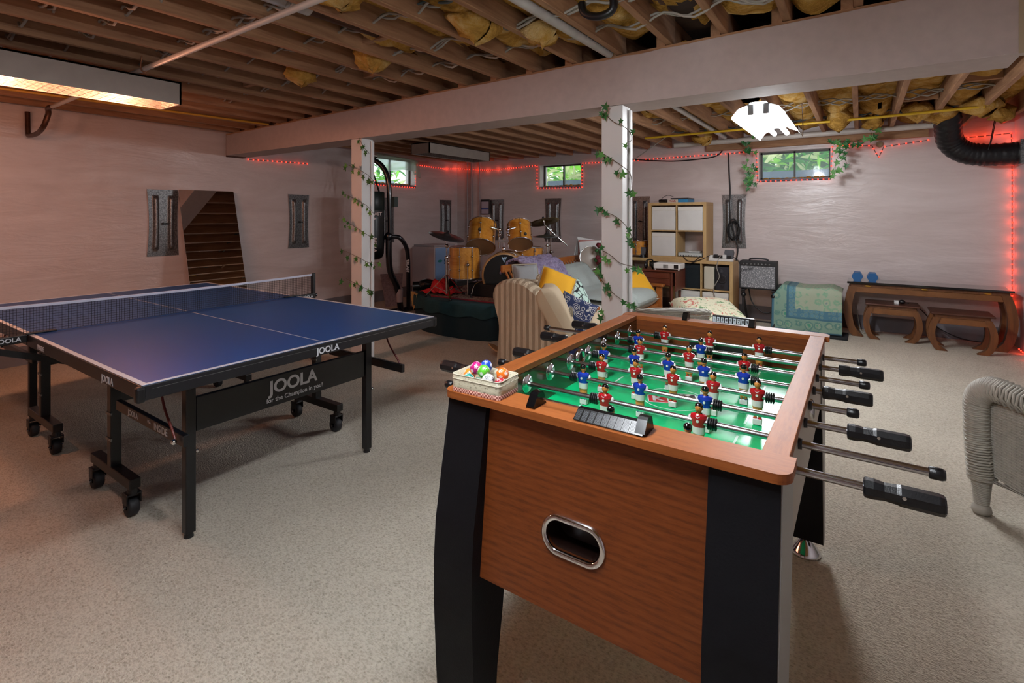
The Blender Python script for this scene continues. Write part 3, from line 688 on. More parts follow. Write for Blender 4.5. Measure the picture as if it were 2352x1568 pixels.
# ---------------------------------------------------------------- the eight rods
ROD = [1.22+.1455*k for k in range(8)]; RZ = .829
def player(parent, x, y, shirt, face):
    """a moulded figure on the rod; face = -1 looks towards the near end, +1 away; tiny forward lean of the foot"""
    f = face
    P = lambda a, b_, c: V((x+a*1.15, y+f*b_*1.12, RZ+(c*1.06 if c > 0 else c)))
    body = MB()
    # legs, foot, neck, head, arms in one mesh; material slots: 0 shirt 1 skin 2 white 3 hair 4 sock
    sec = [(.0, .012, .009, -.055, 1), (.0, .0115, .0085, -.036, 1), (.0, .0135, .0105, -.03, 2), (.0, .0145, .011, -.012, 2), (.0, .0155, .0115, -.004, 0), (.0, .019, .0125, .010, 0), (.0, .0175, .0105, .017, 0), (.0, .0075, .007, .0205, 1)]
    n = 14; vs = []
    for (_, rx, ry, z, m) in sec: vs += [P(rx*cos(2*pi*j/n), ry*sin(2*pi*j/n), z) for j in range(n)]
    for i in range(len(sec)-1):
        m = sec[i+1][4] if sec[i+1][4] in (0, 1) and i > 2 else sec[i][4]
        if i == len(sec)-2: m = 0
        b0 = len(body.v)
        body.add(vs[i*n:(i+2)*n], [(j, (j+1) % n, n+(j+1) % n, n+j) if f > 0 else (j, n+j, n+(j+1) % n, (j+1) % n) for j in range(n)], m, True)
    for sx_ in (-1, 1):
        body.cyl(P(sx_*.0055, 0, -.052), P(sx_*.0055, .001, -.066), .0052, .0045, 8, 1); body.cyl(P(sx_*.0055, .001, -.064), P(sx_*.0055, .002, -.07), .006, .006, 8, 4)
        body.ball(P(sx_*.0195, 0, .002), (.005, .0066, .013), 8, 8, 2)
    body.cyl(P(0, 0, .016), P(0, -.0005, .027), .0055, .005, 10, 1)
    body.ball(P(0, .0005, .0325), (.0092, .0097, .0118), 14, 10, 1)
    body.add([P(-.0016, .0082, .0295), P(.0016, .0082, .0295), P(0, .0112, .0305), P(0, .0082, .0365)], [(0, 1, 2), (1, 3, 2), (3, 0, 2)], 1, True)
    for sx_ in (-1, 1): body.ball(P(sx_*.0078, -.0005, .032), (.0015, .002, .003), 6, 5, 1); body.ball(P(sx_*.003, .0078, .0345), (.0012, .0008, .0007), 6, 4, 3)
    bo = body.build('player', [shirt, M_skin, M_white, M_hair, mat('sock_blue', '151d6e', .3) if shirt is M_bluep else mat('sock_red', 'b01224', .3)], parent)
    h = MB(); h.ball(P(0, -.0013, .0372), (.0102, .0102, .0088), 14, 8, 0)
    h.build('hair', M_hair, bo)
    ft_ = MB(); ft_.box(P(-.0105, -.004, -.083) if f > 0 else P(-.0105, .010, -.083), P(.0105, .010, -.066) if f > 0 else P(.0105, -.004, -.066)); ft_.build('foot', M_white, bo, bevel=.0018)
    em = MB(); em.cyl(P(0, .0118, .004), P(0, .0135, .004), .0036, n=10); em.cyl(P(0, -.0118, .004), P(0, -.0135, .004), .0036, n=10); em.build('chest_badge', M_white, bo)
    vn = MB(); vn.add([P(-.006, .0112, .0165), P(0, .0128, .0105), P(.006, .0112, .0165), P(0, .0122, .0135)], [(0, 1, 3), (1, 2, 3)], 0); vn.build('collar', M_white, bo)
def bumper(parent, x, s, y):
    pr = []
    for k in range(4): z = k*.006; pr += [(.0105, z), (.0152, z+.001), (.0155, z+.0035), (.0105, z+.0048)]
    MB().lathe([(.009, 0)]+pr+[(.009, .024)], Matrix.Translation((x, y, RZ)) @ Matrix.Rotation(s*pi/2, 4, 'Y'), 20).build('bumper', M_blackp, parent)
def grip(parent, x0, s, y):
    M = Matrix.Translation((x0, y, RZ)) @ Matrix.Rotation(s*pi/2, 4, 'Y') @ Matrix.Rotation(pi/8, 4, 'Z')
    pr = [(.0085, 0), (.0165, .001), (.019, .004), (.019, .017), (.0165, .034), (.0178, .053), (.0196, .06), (.0196, .116), (.0184, .123), (.015, .126), (0, .126)]
    g = MB().lathe(pr, M, 8, sm=False).build('handle', M_blackp, parent)
    MB().cyl((x0+s*.064, y-.0165, RZ+.004), (x0+s*.064, y-.0192, RZ+.004), .0035, n=10).build('handle_screw', M_chrome, g)
def endcap(parent, x, s, y):
    M = Matrix.Translation((x, y, RZ)) @ Matrix.Rotation(s*pi/2, 4, 'Y')
    MB().lathe([(.0095, -.002), (.0125, 0), (.0125, .02), (.010, .026), (0, .027)], M, 16).build('end_cap', M_blackp, parent)
names = ['nearest', 'second', 'third', 'fourth', 'fifth', 'sixth', 'seventh', 'farthest']
def px(u, v, k): return AY(u, v, ROD[k]).x
# per rod: team, facing, player pixels, right end ('g' grip start px | 'c' cap start px), left end
rods = [
 ('b', 1, [(1233, 915), (1403, 945), (1580, 985)], ('g', (1982, 1118)), ('c', (1040, 884))),
 ('r', -1, [(1390, 920), (1605, 968)], ('c', (2135, 1082)), ('g', (1080, 846))),
 ('b', 1, [(1340, 875), (1470, 900), (1620, 925)], ('g', (1945, 990)), ('c', (1160, 833))),
 ('r', -1, [(1382, 848), (1460, 858), (1546, 874), (1638, 893), (1740, 912)], ('c', (1947, 942)), ('g', (1245, 812))),
 ('b', 1, [(1387, 808), (1457, 828), (1535, 840), (1617, 852), (1708, 874)], ('g', (1888, 898)), ('c', (1285, 795))),
 ('r', -1, [(1470, 805), (1583, 823), (1710, 845)], ('c', (1975, 882)), ('g', (1302, 777))),
 ('b', 1, [(1466, 780), (1610, 804)], ('g', (1926, 848)), ('c', (1262, 752))),
 ('r', -1, [(1527, 772), (1630, 787), (1744, 802)], ('c', (1970, 831)), ('g', (1370, 748)))]
M_ring = mat('bearing_chrome', 'c9ccce', .15, 1)
for k, (team, face, pl_, re, le) in enumerate(rods):
    y = ROD[k]; c = 'red' if team == 'r' else 'blue'
    t = thing('football_rod', 'steel rod with %s %s players, the %s from the near end' % ({2: 'two', 3: 'three', 5: 'five'}[len(pl_)], c, names[k]), 'foosball rod', (-.52, y, RZ))
    t['group'] = 'player rods across the football table'
    xr = px(*re[1], k); xl = px(*le[1], k)
    MB().cyl((xl-.003, y, RZ), (xr+.003, y, RZ), .0082, n=16).build('rod', M_steel, t)
    xs = sorted(px(u, v, k) for u, v in pl_)
    for x in xs: player(t, x, y, M_red if team == 'r' else M_bluep, face)
    if k == 6: bumper(t, xs[0]-.022, -1, y); bumper(t, xs[1]+.022, 1, y)
    elif k == 0: pass
    else: bumper(t, xs[0]-.022, -1, y); bumper(t, xs[-1]+.022, 1, y)
    (grip if re[0] == 'g' else endcap)(t, xr, 1, y); (grip if le[0] == 'g' else endcap)(t, xl, -1, y)
    for x, s in ((IX0, 1), (IX1, -1)):
        MB().lathe([(.0085, .006), (.0115, .006), (.013, .003), (.026, .003), (.0285, .001), (.0285, 0)], Matrix.Translation((x, y, RZ)) @ Matrix.Rotation(s*pi/2, 4, 'Y'), 26).build('rod_bearing', M_ring, ft)
    for x, s in ((IX0-.042, -1), (FX1-.018, 1)): MB().lathe([(.0085, .008), (.012, .008), (.013, 0)], Matrix.Translation((x, y, RZ)) @ Matrix.Rotation(s*pi/2, 4, 'Y'), 16).build('rod_bearing', M_blackp, ft)
# ---------------------------------------------------------------- score counters
M_blacks = mat('shiny_black_plastic', '050507', .22, spec=.3)
def scorer(y, s, x0, x1, t0, lab, nums):
    t = thing('score_counter', lab, 'score counter', ((x0+x1)/2, y, FZ)); t['group'] = 'sliding score counters'
    for x in (x0, x1):
        b = MB().prism([(y-.03, FZ), (y-.03, FZ+.006), (y-.012, FZ+.030), (y-.004, FZ+.034), (y+.012, FZ+.034), (y+.02, FZ+.026), (y+.03, FZ)], x-.011, x+.011, 'x'); b.build('bracket', M_blacks, t, bevel=.004, seg=3)
    MB().cyl((x0, y+.002, FZ+.0185+(.008 if s < 0 else 0)), (x1, y+.002, FZ+.0185+(.008 if s < 0 else 0)), .003, n=8).build('slide_rod', M_chrome, t)
    for i in range(10):
        x = t0+.0165*i
        if s > 0: pr = [(y-.034, FZ+.003), (y-.006, FZ+.021), (y+.008, FZ+.022), (y+.008, FZ+.016), (y-.004, FZ+.013), (y-.028, FZ+.001)]
        else: pr = [(y-.012, FZ+.006), (y-.006, FZ+.034), (y+.004, FZ+.036), (y+.012, FZ+.03), (y+.006, FZ+.02), (y+.002, FZ+.005)]
        bl = MB().prism(pr, x-.0078, x+.0078, 'x').build('score_slider', M_blacks, t, bevel=.001)
        if s > 0:
            rb = MB()
            for q in range(5): xx = x-.005+.0025*q; rb.add([(xx-.0004, y-.0322, FZ+.0045), (xx+.0004, y-.0322, FZ+.0045), (xx+.0004, y-.010, FZ+.0188), (xx-.0004, y-.010, FZ+.0188)], [(0, 1, 2, 3)])
            rb.build('slider_rib', mat('grey_rib', '34363b', .35), bl)
        else:
            MB().add([(x-.0062, y-.0126, FZ+.0075), (x+.0062, y-.0126, FZ+.0075), (x+.0062, y-.0076, FZ+.029), (x-.0062, y-.0076, FZ+.029)], [(0, 1, 2, 3)]).build('number_plate', mat('plate_white', 'b8c4cc', .4), bl)
            text(str((i+1) % 10), .017, frame((x, y-.0108, FZ+.018), (1, 0, 0), (0, .22, 1)), M_black, bl, 'number', bold=.0004)
scorer(1.085, 1, AY(1232, 925, 1.085).x, AY(1480, 985, 1.085).x, AY(1338, 965, 1.085).x, 'black sliding score counter on the near end board beside the tin', 0)
scorer(2.355, -1, AY(1576, 722, 2.355).x, AY(1728, 740, 2.355).x, AY(1642, 735, 2.355).x, 'score counter with numbered white tiles on the far end board', 1)
# ---------------------------------------------------------------- tin of little balls
M_tin = NT('cream_tin'); co = M_tin.coords((1, 1, 1)); M_tin.col(M_tin.ramp(M_tin.noise(M_tin.coords((14, 14, 60)), 9, 3), [(.33, hx('6a6252')), (.42, hx('b9b39a')), (.7, hx('c6c1aa'))])); M_tin.set(Roughness=.35); M_tin = M_tin.m
q = NT('gingham'); ck = q.n('ShaderNodeTexChecker'); ck.inputs['Scale'].default_value = 210; ck.inputs['Color1'].default_value = (*hx('7c3b30'), 1); ck.inputs['Color2'].default_value = (*hx('cfa393'), 1); q.L(q.coords((1, 1, 1), rot=(0, 0, R(4))), ck.inputs['Vector']); q.col(ck.outputs[0]); M_ging = q.m
tA, tB, tD = AZ(1041, 905, FZ), AZ(1143, 928, FZ), AZ(1190, 902, FZ)
tA = V((-.925, 1.066, FZ)); ux = V((1, 0, 0)).normalized()
tinL, tinW, tinH = .155, .098, .046
TM = Matrix.Translation((-.912, 1.047, FZ)) @ Matrix.Rotation(R(2), 4, 'Z')
tn = thing('storage_tin', 'cream tin box with gingham base holding toy balls', 'tin', (-.85, 1.095, FZ))
ol = rrect(0, tinL, 0, tinW, .012, {0, 1, 2, 3}); il = rrect(.002, tinL-.002, .002, tinW-.002, .011, {0, 1, 2, 3})
n = len(ol)
def wallring(za, zb_, m, e=0):
    b = MB(); o_ = rrect(-e, tinL+e, -e, tinW+e, .012+e, {0, 1, 2, 3})
    vs = [TM @ V((x, y, za)) for x, y in o_]+[TM @ V((x, y, zb_)) for x, y in o_]+[TM @ V((x, y, zb_)) for x, y in il]+[TM @ V((x, y, za)) for x, y in il]
    b.add(vs, [(i+r*n, (i+1) % n+r*n, (i+1) % n+(r+1)*n, i+(r+1)*n) for r in range(3) for i in range(n)], 0, True); return b
wl = wallring(.012, tinH, 0); wl.add([TM @ V((x, y, .001)) for x, y in il], [tuple(range(n))]); wl.build('tin_body', M_tin, tn)
wallring(.0, .012, 0, .0003).build('gingham_band', M_ging, tn)
for z, e, r in ((tinH, .0, .0014), (tinH-.011, .001, .0013)):
    MB().tube([TM @ V((x, y, z)) for x, y in rrect(-e, tinL+e, -e, tinW+e, .012+e, {0, 1, 2, 3})], r, 6, closed=True).build('rim', mat('tin_rim', 'cfc9b4', .3), tn)
phi = (1+sqrt(5))/2
ico = [V(p).normalized() for p in [(s1, s2*phi, 0) for s1 in (-1, 1) for s2 in (-1, 1)]+[(0, s1, s2*phi) for s1 in (-1, 1) for s2 in (-1, 1)]+[(s2*phi, 0, s1) for s1 in (-1, 1) for s2 in (-1, 1)]]
def toyball(cx, cy, cz, col, lab, r=.0172, pcol='e8e8e4'):
    cx, cy, cz = cx*1.17, cy*1.12, cz+.003
    t = thing('toy_ball', lab, 'ball', TM @ V((cx, cy, cz)), random.random()*3, 'little balls in the tin')
    E_ = Euler((random.random()*3, random.random()*3, 0)).to_matrix().to_4x4()
    MB().ball((0, 0, 0), r, 24, 16).build('ball_shell', mat('ball_'+col, col, .35), t, local=True)
    p = MB()
    for d in ico:
        d = E_ @ d; a = d.orthogonal().normalized(); b_ = d.cross(a); vs = [(d*(r+.00025))]+[(d*.935+(a*cos(2*pi*k/5)+b_*sin(2*pi*k/5))*.355).normalized()*(r+.00025) for k in range(5)]
        p.add(vs, [(0, 1+k, 1+(k+1) % 5) for k in range(5)], 0, True)
    p.build('pentagon_patch', mat('patch_'+pcol, pcol, .35), t, local=True)
for a in [(.036, .050, .050, 'c01878', 'magenta and white toy ball heaped in the tin'), (.052, .068, .052, '1546b8', 'blue and white toy ball at the back of the heap'), (.064, .040, .049, '5cb82e', 'green and white toy ball on top of the heap'),
          (.108, .052, .046, 'f07010', 'orange and white toy ball near the tin corner'), (.090, .020, .036, 'd6d8da', 'white toy ball with black patches at the tin front'), (.034, .020, .026, '1c8c80', 'teal and white toy ball at the front left of the tin'),
          (.117, .030, .027, 'a8182c', 'dark red toy ball by the right wall of the tin'), (.060, .019, .020, '149a8a', 'teal toy ball low behind the tin front'), (.02, .045, .03, 'f08020', 'orange toy ball low at the left end of the tin'), (.112, .019, .018, 'b8203a', 'crimson toy ball low in the front corner')]:
    toyball(*a, pcol='202226' if 'black' in a[4] else 'e8e8e4')
# ================================================================ ON THE LEFT WALL
def cold_plate(P, lab):
    """steel wall bracket, .31 wide .72 high, two pressed ribs; P(a, z, d): a across, z up, d out of the wall"""
    t = thing('wall_bracket', lab, 'metal plate', P(.155, .92, 0), 0, 'galvanised steel plates on the walls')
    def f(a, b_):
        x = .31*a; z = .92+.72*b_; d = .012
        for cx in (.075, .235):
            r = abs(x-cx)/.028; e = 1 if .13 < b_ < .86 else max(0, 1-(min(abs(b_-.13), abs(b_-.86))/.035)**2)
            if r < 1: d += .03*sqrt(1-r*r)*e
        wx = x+.018*(.5-a)*2*(1-(2*b_-1)**2)
        return V(P(wx, z, d+.006*sin(3*b_)))
    m = MB().grid(f, 44, 50); p0, p1, p2 = m.v[0], m.v[1], m.v[45]
    m.build('steel_plate', M_galv, t)
    b = MB(); b.tube([P(.155, 1.27, .012), P(.155, 1.27, .05)], .012, 8); b.tube([P(.135, 1.272, .03), P(.19, 1.268, .045)], .008, 8); b.build('bolt', M_black, t)
    return t
for y, lab in ((2.31, 'ribbed steel plate beside the mirror'), (3.94, 'ribbed steel plate above the net post'), (5.5, 'ribbed steel plate behind the punching bag stand'), (6.91, 'ribbed steel plate behind the left cymbal')):
    cold_plate(lambda a, z, d, y=y: (XL+d, y+a, z), lab)
for x, lab in ((-5.52, 'ribbed steel plate behind the drum kit, beside the wall notice'), (-4.37, 'ribbed steel plate behind the tilted bronze cymbal'), (-2.88, 'ribbed steel plate between the column and the shelves'), (-1.57, 'ribbed steel plate with a looped black cable')):
    cold_plate(lambda a, z, d, x=x: (x+a, YB-d, z), lab)
mr = thing('mirror', 'frameless mirror leaning on the left wall behind the table', 'mirror', (-5.8, 2.9, 0))
def mp(a, z, d=0): return V((-5.78-(.265)*z+d, 2.585+a*.6, z))
b = MB(); q = [mp(0, .0), mp(1, 0), mp(1, 1.645), mp(0, 1.645)]; b.add(q+[p+V((-.006, 0, 0)) for p in q], [(0, 1, 2, 3), (7, 6, 5, 4), (0, 4, 5, 1), (1, 5, 6, 2), (2, 6, 7, 3), (3, 7, 4, 0)])
b.build('mirror_glass', mat('mirror_silver', 'e6e6e6', .01, 1), mr)
# sealed tube stubs and pipes on the left ceiling
def cable(name, lab, cat, pts, r, m, k=5, n=8, group=None):
    o = MB().tube(smoothpath(pts, k), r, n).build(name, m); return tag(o, lab, cat, group)
M_pvc = mat('painted_pipe', 'c3bab2', .45, vary=.06, bscale=9)
pa, pb = AZ(262, 180, 2.275), AZ(735, 8, 2.30)
yy = (pa.y+pb.y)/2
pp = thing('water_pipe', 'thin white pipe crossing below the left joists', 'pipe', (-3, yy, 2.28))
MB().tube([(-4.15, yy, 2.282), (-.6, yy, 2.305)], .016, 10).build('pipe_run', M_pvc, pp)
for x in (-3.72, -1.75): MB().tube(smoothpath([(x, yy-.02, 2.36), (x-.01, yy-.02, 2.28), (x, yy, 2.262), (x+.005, yy+.02, 2.285)], 4), .004, 6).build('pipe_hook', mat('copper_dull', '8a5a40', .45, .8), pp)
MB().tube([(-5.55, yy, 2.262), (-4.15, yy, 2.282)], .016, 10).build('pipe_run', M_pvc, pp)
M_cop = mat('brown_copper', '4e3122', .45, .5, vary=.35, bscale=20)
cable('pipe_elbow', 'dark copper elbow where the white pipe meets the left wall', 'pipe', [(-5.55, yy, 2.262), (-5.66, yy, 2.262), (-5.7, yy+.01, 2.22), (-5.74, yy-.01, 2.12), (-5.95, yy+.0, 2.08), (-6.2, yy, 2.08), (-6.24, yy, 2.12), (-6.26, yy, 2.3)], .02, M_cop)
cable('waste_pipe', 'large dark copper pipe between the joists', 'pipe', [(-2.4, 3.3, 2.5), (-2.4, 2, 2.47), (-2.4, .4, 2.44), (-2.4, -1, 2.42)], .045, M_cop, 3, 14)
wq = NT('flaking_lagging'); wq.col(wq.ramp(wq.noise(wq.coords(), 13, 5, .7), [(.36, hx('4e3a2e')), (.42, hx('a8a3a0')), (.7, hx('b9b7b6'))])); wq.set(Roughness=.8)
cable('pipe_lagging', 'flaking white lagging on the large copper pipe', 'pipe wrap', [(-2.4, 1.62, 2.462), (-2.4, .8, 2.448), (-2.4, -.6, 2.425)], .052, wq.m, 3, 14)
cable('drain_pipe', 'black pipe running between the joists towards the beam', 'pipe', [(-1.78, 3.1, 2.52), (-1.78, 1.6, 2.50), (-1.78, -.5, 2.49)], .028, M_blackp, 3, 12)
cable('conduit_pipe', 'grey white pipe under the joists near the right column', 'pipe', [(-1.34, 3.08, 2.40), (-1.34, 2.2, 2.385), (-1.345, .5, 2.365), (-1.35, -.6, 2.35)], .026, mat('grey_white_pipe', 'b0aca8', .4, vary=.1, bscale=14), 3, 12)
cable('gas_pipe', 'yellow pipe along the left ceiling', 'pipe', [(-5.4, -.5, 2.31), (-5.3, .8, 2.305), (-5.2, 2.2, 2.31), (-5.15, 3.0, 2.315)], .011, mat('yellow_pipe', 'b8892a', .45), 4)
cable('gas_pipe', 'yellow pipe crossing the joists beyond the beam', 'pipe', [(-2.2, 6.15, 2.312), (-.9, 6.12, 2.312), (.1, 6.1, 2.312), (.9, 6.05, 2.315)], .013, mat('yellow_pipe2', 'c8a020', .4), 3)
cable('heating_pipe', 'white pipe running along under the joists at the back wall', 'pipe', [(-2.1, 7.0, 2.31), (-.5, 7.0, 2.315), (.72, 7.0, 2.315)], .032, M_pvc, 2, 12)
cable('vent_pipe', 'pale pipe in the joist bay beside the lit shop light', 'pipe', [(-1.43, 3.5, 2.37), (-1.43, 5, 2.37), (-1.43, 6.9, 2.35)], .025, mat('grey_white_pipe'), 2, 12)
# cables threaded through the joists, one object per cable run
rc = random.Random(11); nc = 0
for (y, x0, x1, z, cnt, side) in ((.55, -5.9, -3.5, 2.44, 3, 0), (.8, -5.2, -2.6, 2.44, 3, 0), (1.05, -5.8, -2.6, 2.44, 4, 0), (1.45, -5.6, -1.2, 2.44, 4, 0), (1.9, -5.2, -1.0, 2.45, 3, 0), (2.35, -5.4, -.4, 2.44, 3, 0), (2.7, -4.2, .2, 2.44, 2, 0), (4.6, -4.2, 1.1, 2.45, 2, 1), (5.6, -2.4, 1.1, 2.43, 3, 1), (6.4, -2.0, 1.1, 2.42, 2, 1)):
    for q in range(cnt):
        m = rc.choice([M_wcable, M_gcable, M_wcable]); pts = []; x = x0+rc.random()*.3; k = 0
        while x < x1:
            pts.append((x, y+.02*q+rc.uniform(-.03, .03)*(k % 2), z-(rc.uniform(.02, .07) if k % 2 else 0)+.012*q)); x += .159; k += 1
        nm = ('near', 'far')[side]
        cable('ceiling_cable', 'thin electric cable threaded through the joists %s the beam' % ('before', 'beyond')[side], 'cable', pts, .007, m, 3, 6, 'cables threaded through the joists %s the beam' % ('before', 'beyond')[side])
cable('hanging_strap', 'curled black plastic strap hanging between the joists', 'strap', [(-1.0, 2.3, 2.5), (-.98, 2.3, 2.36), (-1.05, 2.3, 2.33), (-1.13, 2.3, 2.36), (-1.15, 2.3, 2.42)], .02, M_blackp, 5, 6)
cable('loose_cable', 'white cable loop dangling beside the upper right joist', 'cable', [(-.47, 2.0, 2.55), (-.5, 2.15, 2.42), (-.42, 2.5, 2.33), (-.3, 2.55, 2.36), (-.26, 2.4, 2.45)], .007, M_wcable)
MB().box((-.5, 2.35, 2.40), (-.45, 2.41, 2.46)).build('junction_box', mat('offwhite_box', 'a8a096', .5)); tag(bpy.data.objects['junction_box'], 'small white junction box fixed to a joist near the beam', 'junction box')
# black flexible duct
dpts = smoothpath([(.72, 6.75, 2.5), (.74, 6.9, 2.3), (.78, 7.05, 2.13), (.9, 7.1, 2.02), (1.08, 7.12, 1.985), (1.31, 7.12, 1.985)], 12)
dd = thing('flexible_duct', 'black flexible duct bending from the ceiling to the right wall', 'duct', (1.0, 7.0, 1.86))
MB().tube(dpts, [.112+.006*(i % 3 == 0)+.004*noise.noise(V((i*.7, 0, 0))) for i in range(len(dpts))], 22).build('duct_sleeve', mat('black_sleeve', '0e0e12', .42, bump=.6, bscale=14), dd)
MB().box((1.3, 6.99, 1.87), (1.33, 7.25, 2.11)).build('wall_collar', M_galv, dd)
MB().tube(smoothpath([(1.13, 7.12, 2.33), (1.08, 7.0, 2.1), (1.05, 7.12, 1.87), (1.12, 7.24, 2.1), (1.14, 7.12, 2.33)], 5), .004, 6).build('hanging_strap', M_cable, dd)
# ================================================================ RED LED STRIPS
bulb0 = None
def led(lab, pts, step, nrm, glow=0, gn=1):
    """pts on a wall; nrm = direction into the room"""
    global bulb0
    nrm = V(nrm); pts = [V(p)+nrm*.004 for p in pts]
    t = thing('led_strip', lab, 'led strip', pts[0], 0, 'red led strips')
    b = MB()
    for a, c in zip(pts, pts[1:]): b.bar(a, c, .003, .006)
    b.build('tape', mat('led_tape', '2e1616', .6), t)
    segs = [(a, c, (c-a).length) for a, c in zip(pts, pts[1:])]; tot = sum(q[2] for q in segs); n = int(tot/step)
    for i in range(n+1):
        s = tot*i/max(n, 1)
        for a, c, L in segs:
            if s <= L+1e-6: p = a+(c-a)*(s/L); break
            s -= L
        p = p+nrm*.006
        if bulb0 is None:
            bulb0 = MB().ball((0, 0, 0), .0075, 10, 6).build('diode', M_ledred, t, local=True); o = bulb0
        else: o = bulb0.copy(); C.objects.link(o); o.parent = t
        o.location = p-t.location
    if glow:
        gn = gn*2+1
        for i in range(gn):
            s = tot*(i+.5)/gn
            for a, c, L in segs:
                if s <= L: p = a+(c-a)*(s/L); break
                s -= L
            lamp('led_glow', 'POINT', p+nrm*.03-t.location, glow*.2/gn, (1, .08, .03), parent=t, rad=.05)
xw = XL+.002; yw = YB-.002
P3 = lambda u, v: AX(u, v, xw); PB = lambda u, v: AY(u, v, yw)
led('short red led strip just under the beam on the left wall', [P3(570, 366), P3(705, 376)], .062, (1, 0, 0), .5, 1)
led('red led strip framing the left wall window behind the bag', [P3(853, 350)+V((0, 0, -.1)), P3(862, 424), P3(953, 431), P3(953, 395)], .055, (1, 0, 0), .3, 2)
led('red led strip along the wall top from the left window to the room corner', [P3(958, 379), P3(1020, 388)], .055, (1, 0, 0), 0)
led('red led strip at the room corner over the drums', [P3(1020, 388), V((XL+.03, YB-.03, 2.235)), PB(1120, 391), PB(1180, 386)], .042, (.3, -.9, 0), 5.5, 3)
led('red led strip running to and around the back window over the drums', [PB(1180, 386), PB(1234, 380), PB(1234, 432), PB(1337, 431), PB(1338, 375), PB(1383, 373)], .055, (0, -1, 0), 1.0, 3)
led('red led strip between the column and the right-hand back window', [PB(1449, 369), PB(1737, 348), PB(1740, 417), PB(1908, 411), PB(1912, 336), PB(1950, 334)], .058, (0, -1, 0), 1.5, 4)
led('red led strip from the ivy to the black duct with a dip below the hole', [PB(1950, 334), PB(2003, 335), PB(2018, 362), PB(2030, 337), PB(2132, 322)], .062, (0, -1, 0), .8, 2)
led('red led strip on the wall top right of the duct', [PB(2205, 318), PB(2322, 306)], .062, (0, -1, 0), 4, 2)
led('vertical red led strip down the right-hand room corner', [PB(2322, 306), V((1.31, yw, 1.9)), V((1.31, yw, .35))], .055, (0, -1, 0), 11, 5)
led('red led strip along the floor by the right wall', [(XR-.01, 7.1, .02), (XR-.01, 5.6, .02)], .07, (-1, 0, 0), 5, 2)
o = MB().cyl(PB(2020, 332)+V((0, 0, 0)), PB(2020, 332)+V((0, -.03, 0)), .035, n=20).build('wall_hole', mat('wool_brown', '8a7a60', .9)); tag(o, 'round foam filled hole high on the back wall among the leds', 'hole')
# ================================================================ WALL BITS
for i, (x, r) in enumerate(((-6.03, .012), (-5.93, .022), (-5.74, .012))):
    o = MB().cyl((x, YB-.03, .1), (x, YB-.03, 2.33), r, n=10).build('wall_pipe', mat('pinkish_paint_pipe', 'a39a9a', .5)); tag(o, ['thin white wall pipe nearest the room corner', 'thicker white wall pipe second from the room corner', 'thin white wall pipe beside the framed notice'][i], 'pipe')
nb = thing('wall_notice', 'small black framed notice hanging by the wall pipes', 'notice', AY(1114, 475, YB-.05))
a_, c_ = AY(1105, 458, YB-.06), AY(1124, 492, YB-.06)
MB().box((a_.x, YB-.065, c_.z), (c_.x, YB-.05, a_.z)).build('notice_frame', M_black, nb, bevel=.003)
MB().box((a_.x+.012, YB-.067, c_.z+.012), (c_.x-.012, YB-.064, a_.z-.04)).build('paper', mat('paper_pinkwhite', 'b5a9b4', .6), nb)
MB().box((a_.x+.012, YB-.068, c_.z+.09), (c_.x-.012, YB-.0665, c_.z+.115)).build('blue_band', mat('blue_print', '3a4a8c', .6), nb)
text('NOTICE', .03, frame(((a_.x+c_.x)/2, YB-.0685, a_.z-.07), (1, 0, 0), (0, 0, 1)), mat('red_print', '9a3030', .6), nb, 'heading') if False else None
cable('hanging_cable', 'black cable hanging from the ceiling down past the steel plate', 'cable', [PB(1674, 352)+V((0, -.03, 0)), PB(1676, 400)+V((0, -.03, 0)), PB(1679, 440)+V((0, -.05, 0)), PB(1678, 470)+V((0, -.06, 0)), PB(1682, 505)+V((0, -.09, 0)), PB(1690, 540)+V((0, -.09, 0)), PB(1698, 570)+V((0, -.1, 0)), PB(1697, 600)+V((0, -.2, 0))], .009, M_cable)
cl = MB()
for k in range(9):
    cx, cz = 0, 0; c = PB(1687, 528)+V((0, -.075-.004*k, 0)); a = .11+.01*(k % 4); e = .055+.012*((k*7) % 5)/2
    cl.tube([c+V((e*cos(t*2*pi/22)+.01*sin(k), .01*sin(t+k), a*sin(t*2*pi/22)+.012*cos(k*2))) for t in range(22)], .0045, 6, closed=True)
cl = cl.build('cable_coil', M_cable); tag(cl, 'coil of black cable looped on the steel plate', 'cable')
cable('slack_cable', 'thin black cable sagging from the column to the ceiling light', 'cable', [PB(1450, 366)+V((0, -.04, 0)), PB(1500, 369)+V((0, -.04, 0)), PB(1560, 370)+V((0, -.04, 0)), PB(1640, 361)+V((0, -.04, 0)), PB(1662, 345)+V((0, -.04, 0))], .008, M_cable)
cable('taut_cord', 'pale cord stretched from the ceiling to the column top', 'cord', [AY(1550, 300, 6.3), AY(1452, 370, 6.6)], .006, M_wcable)
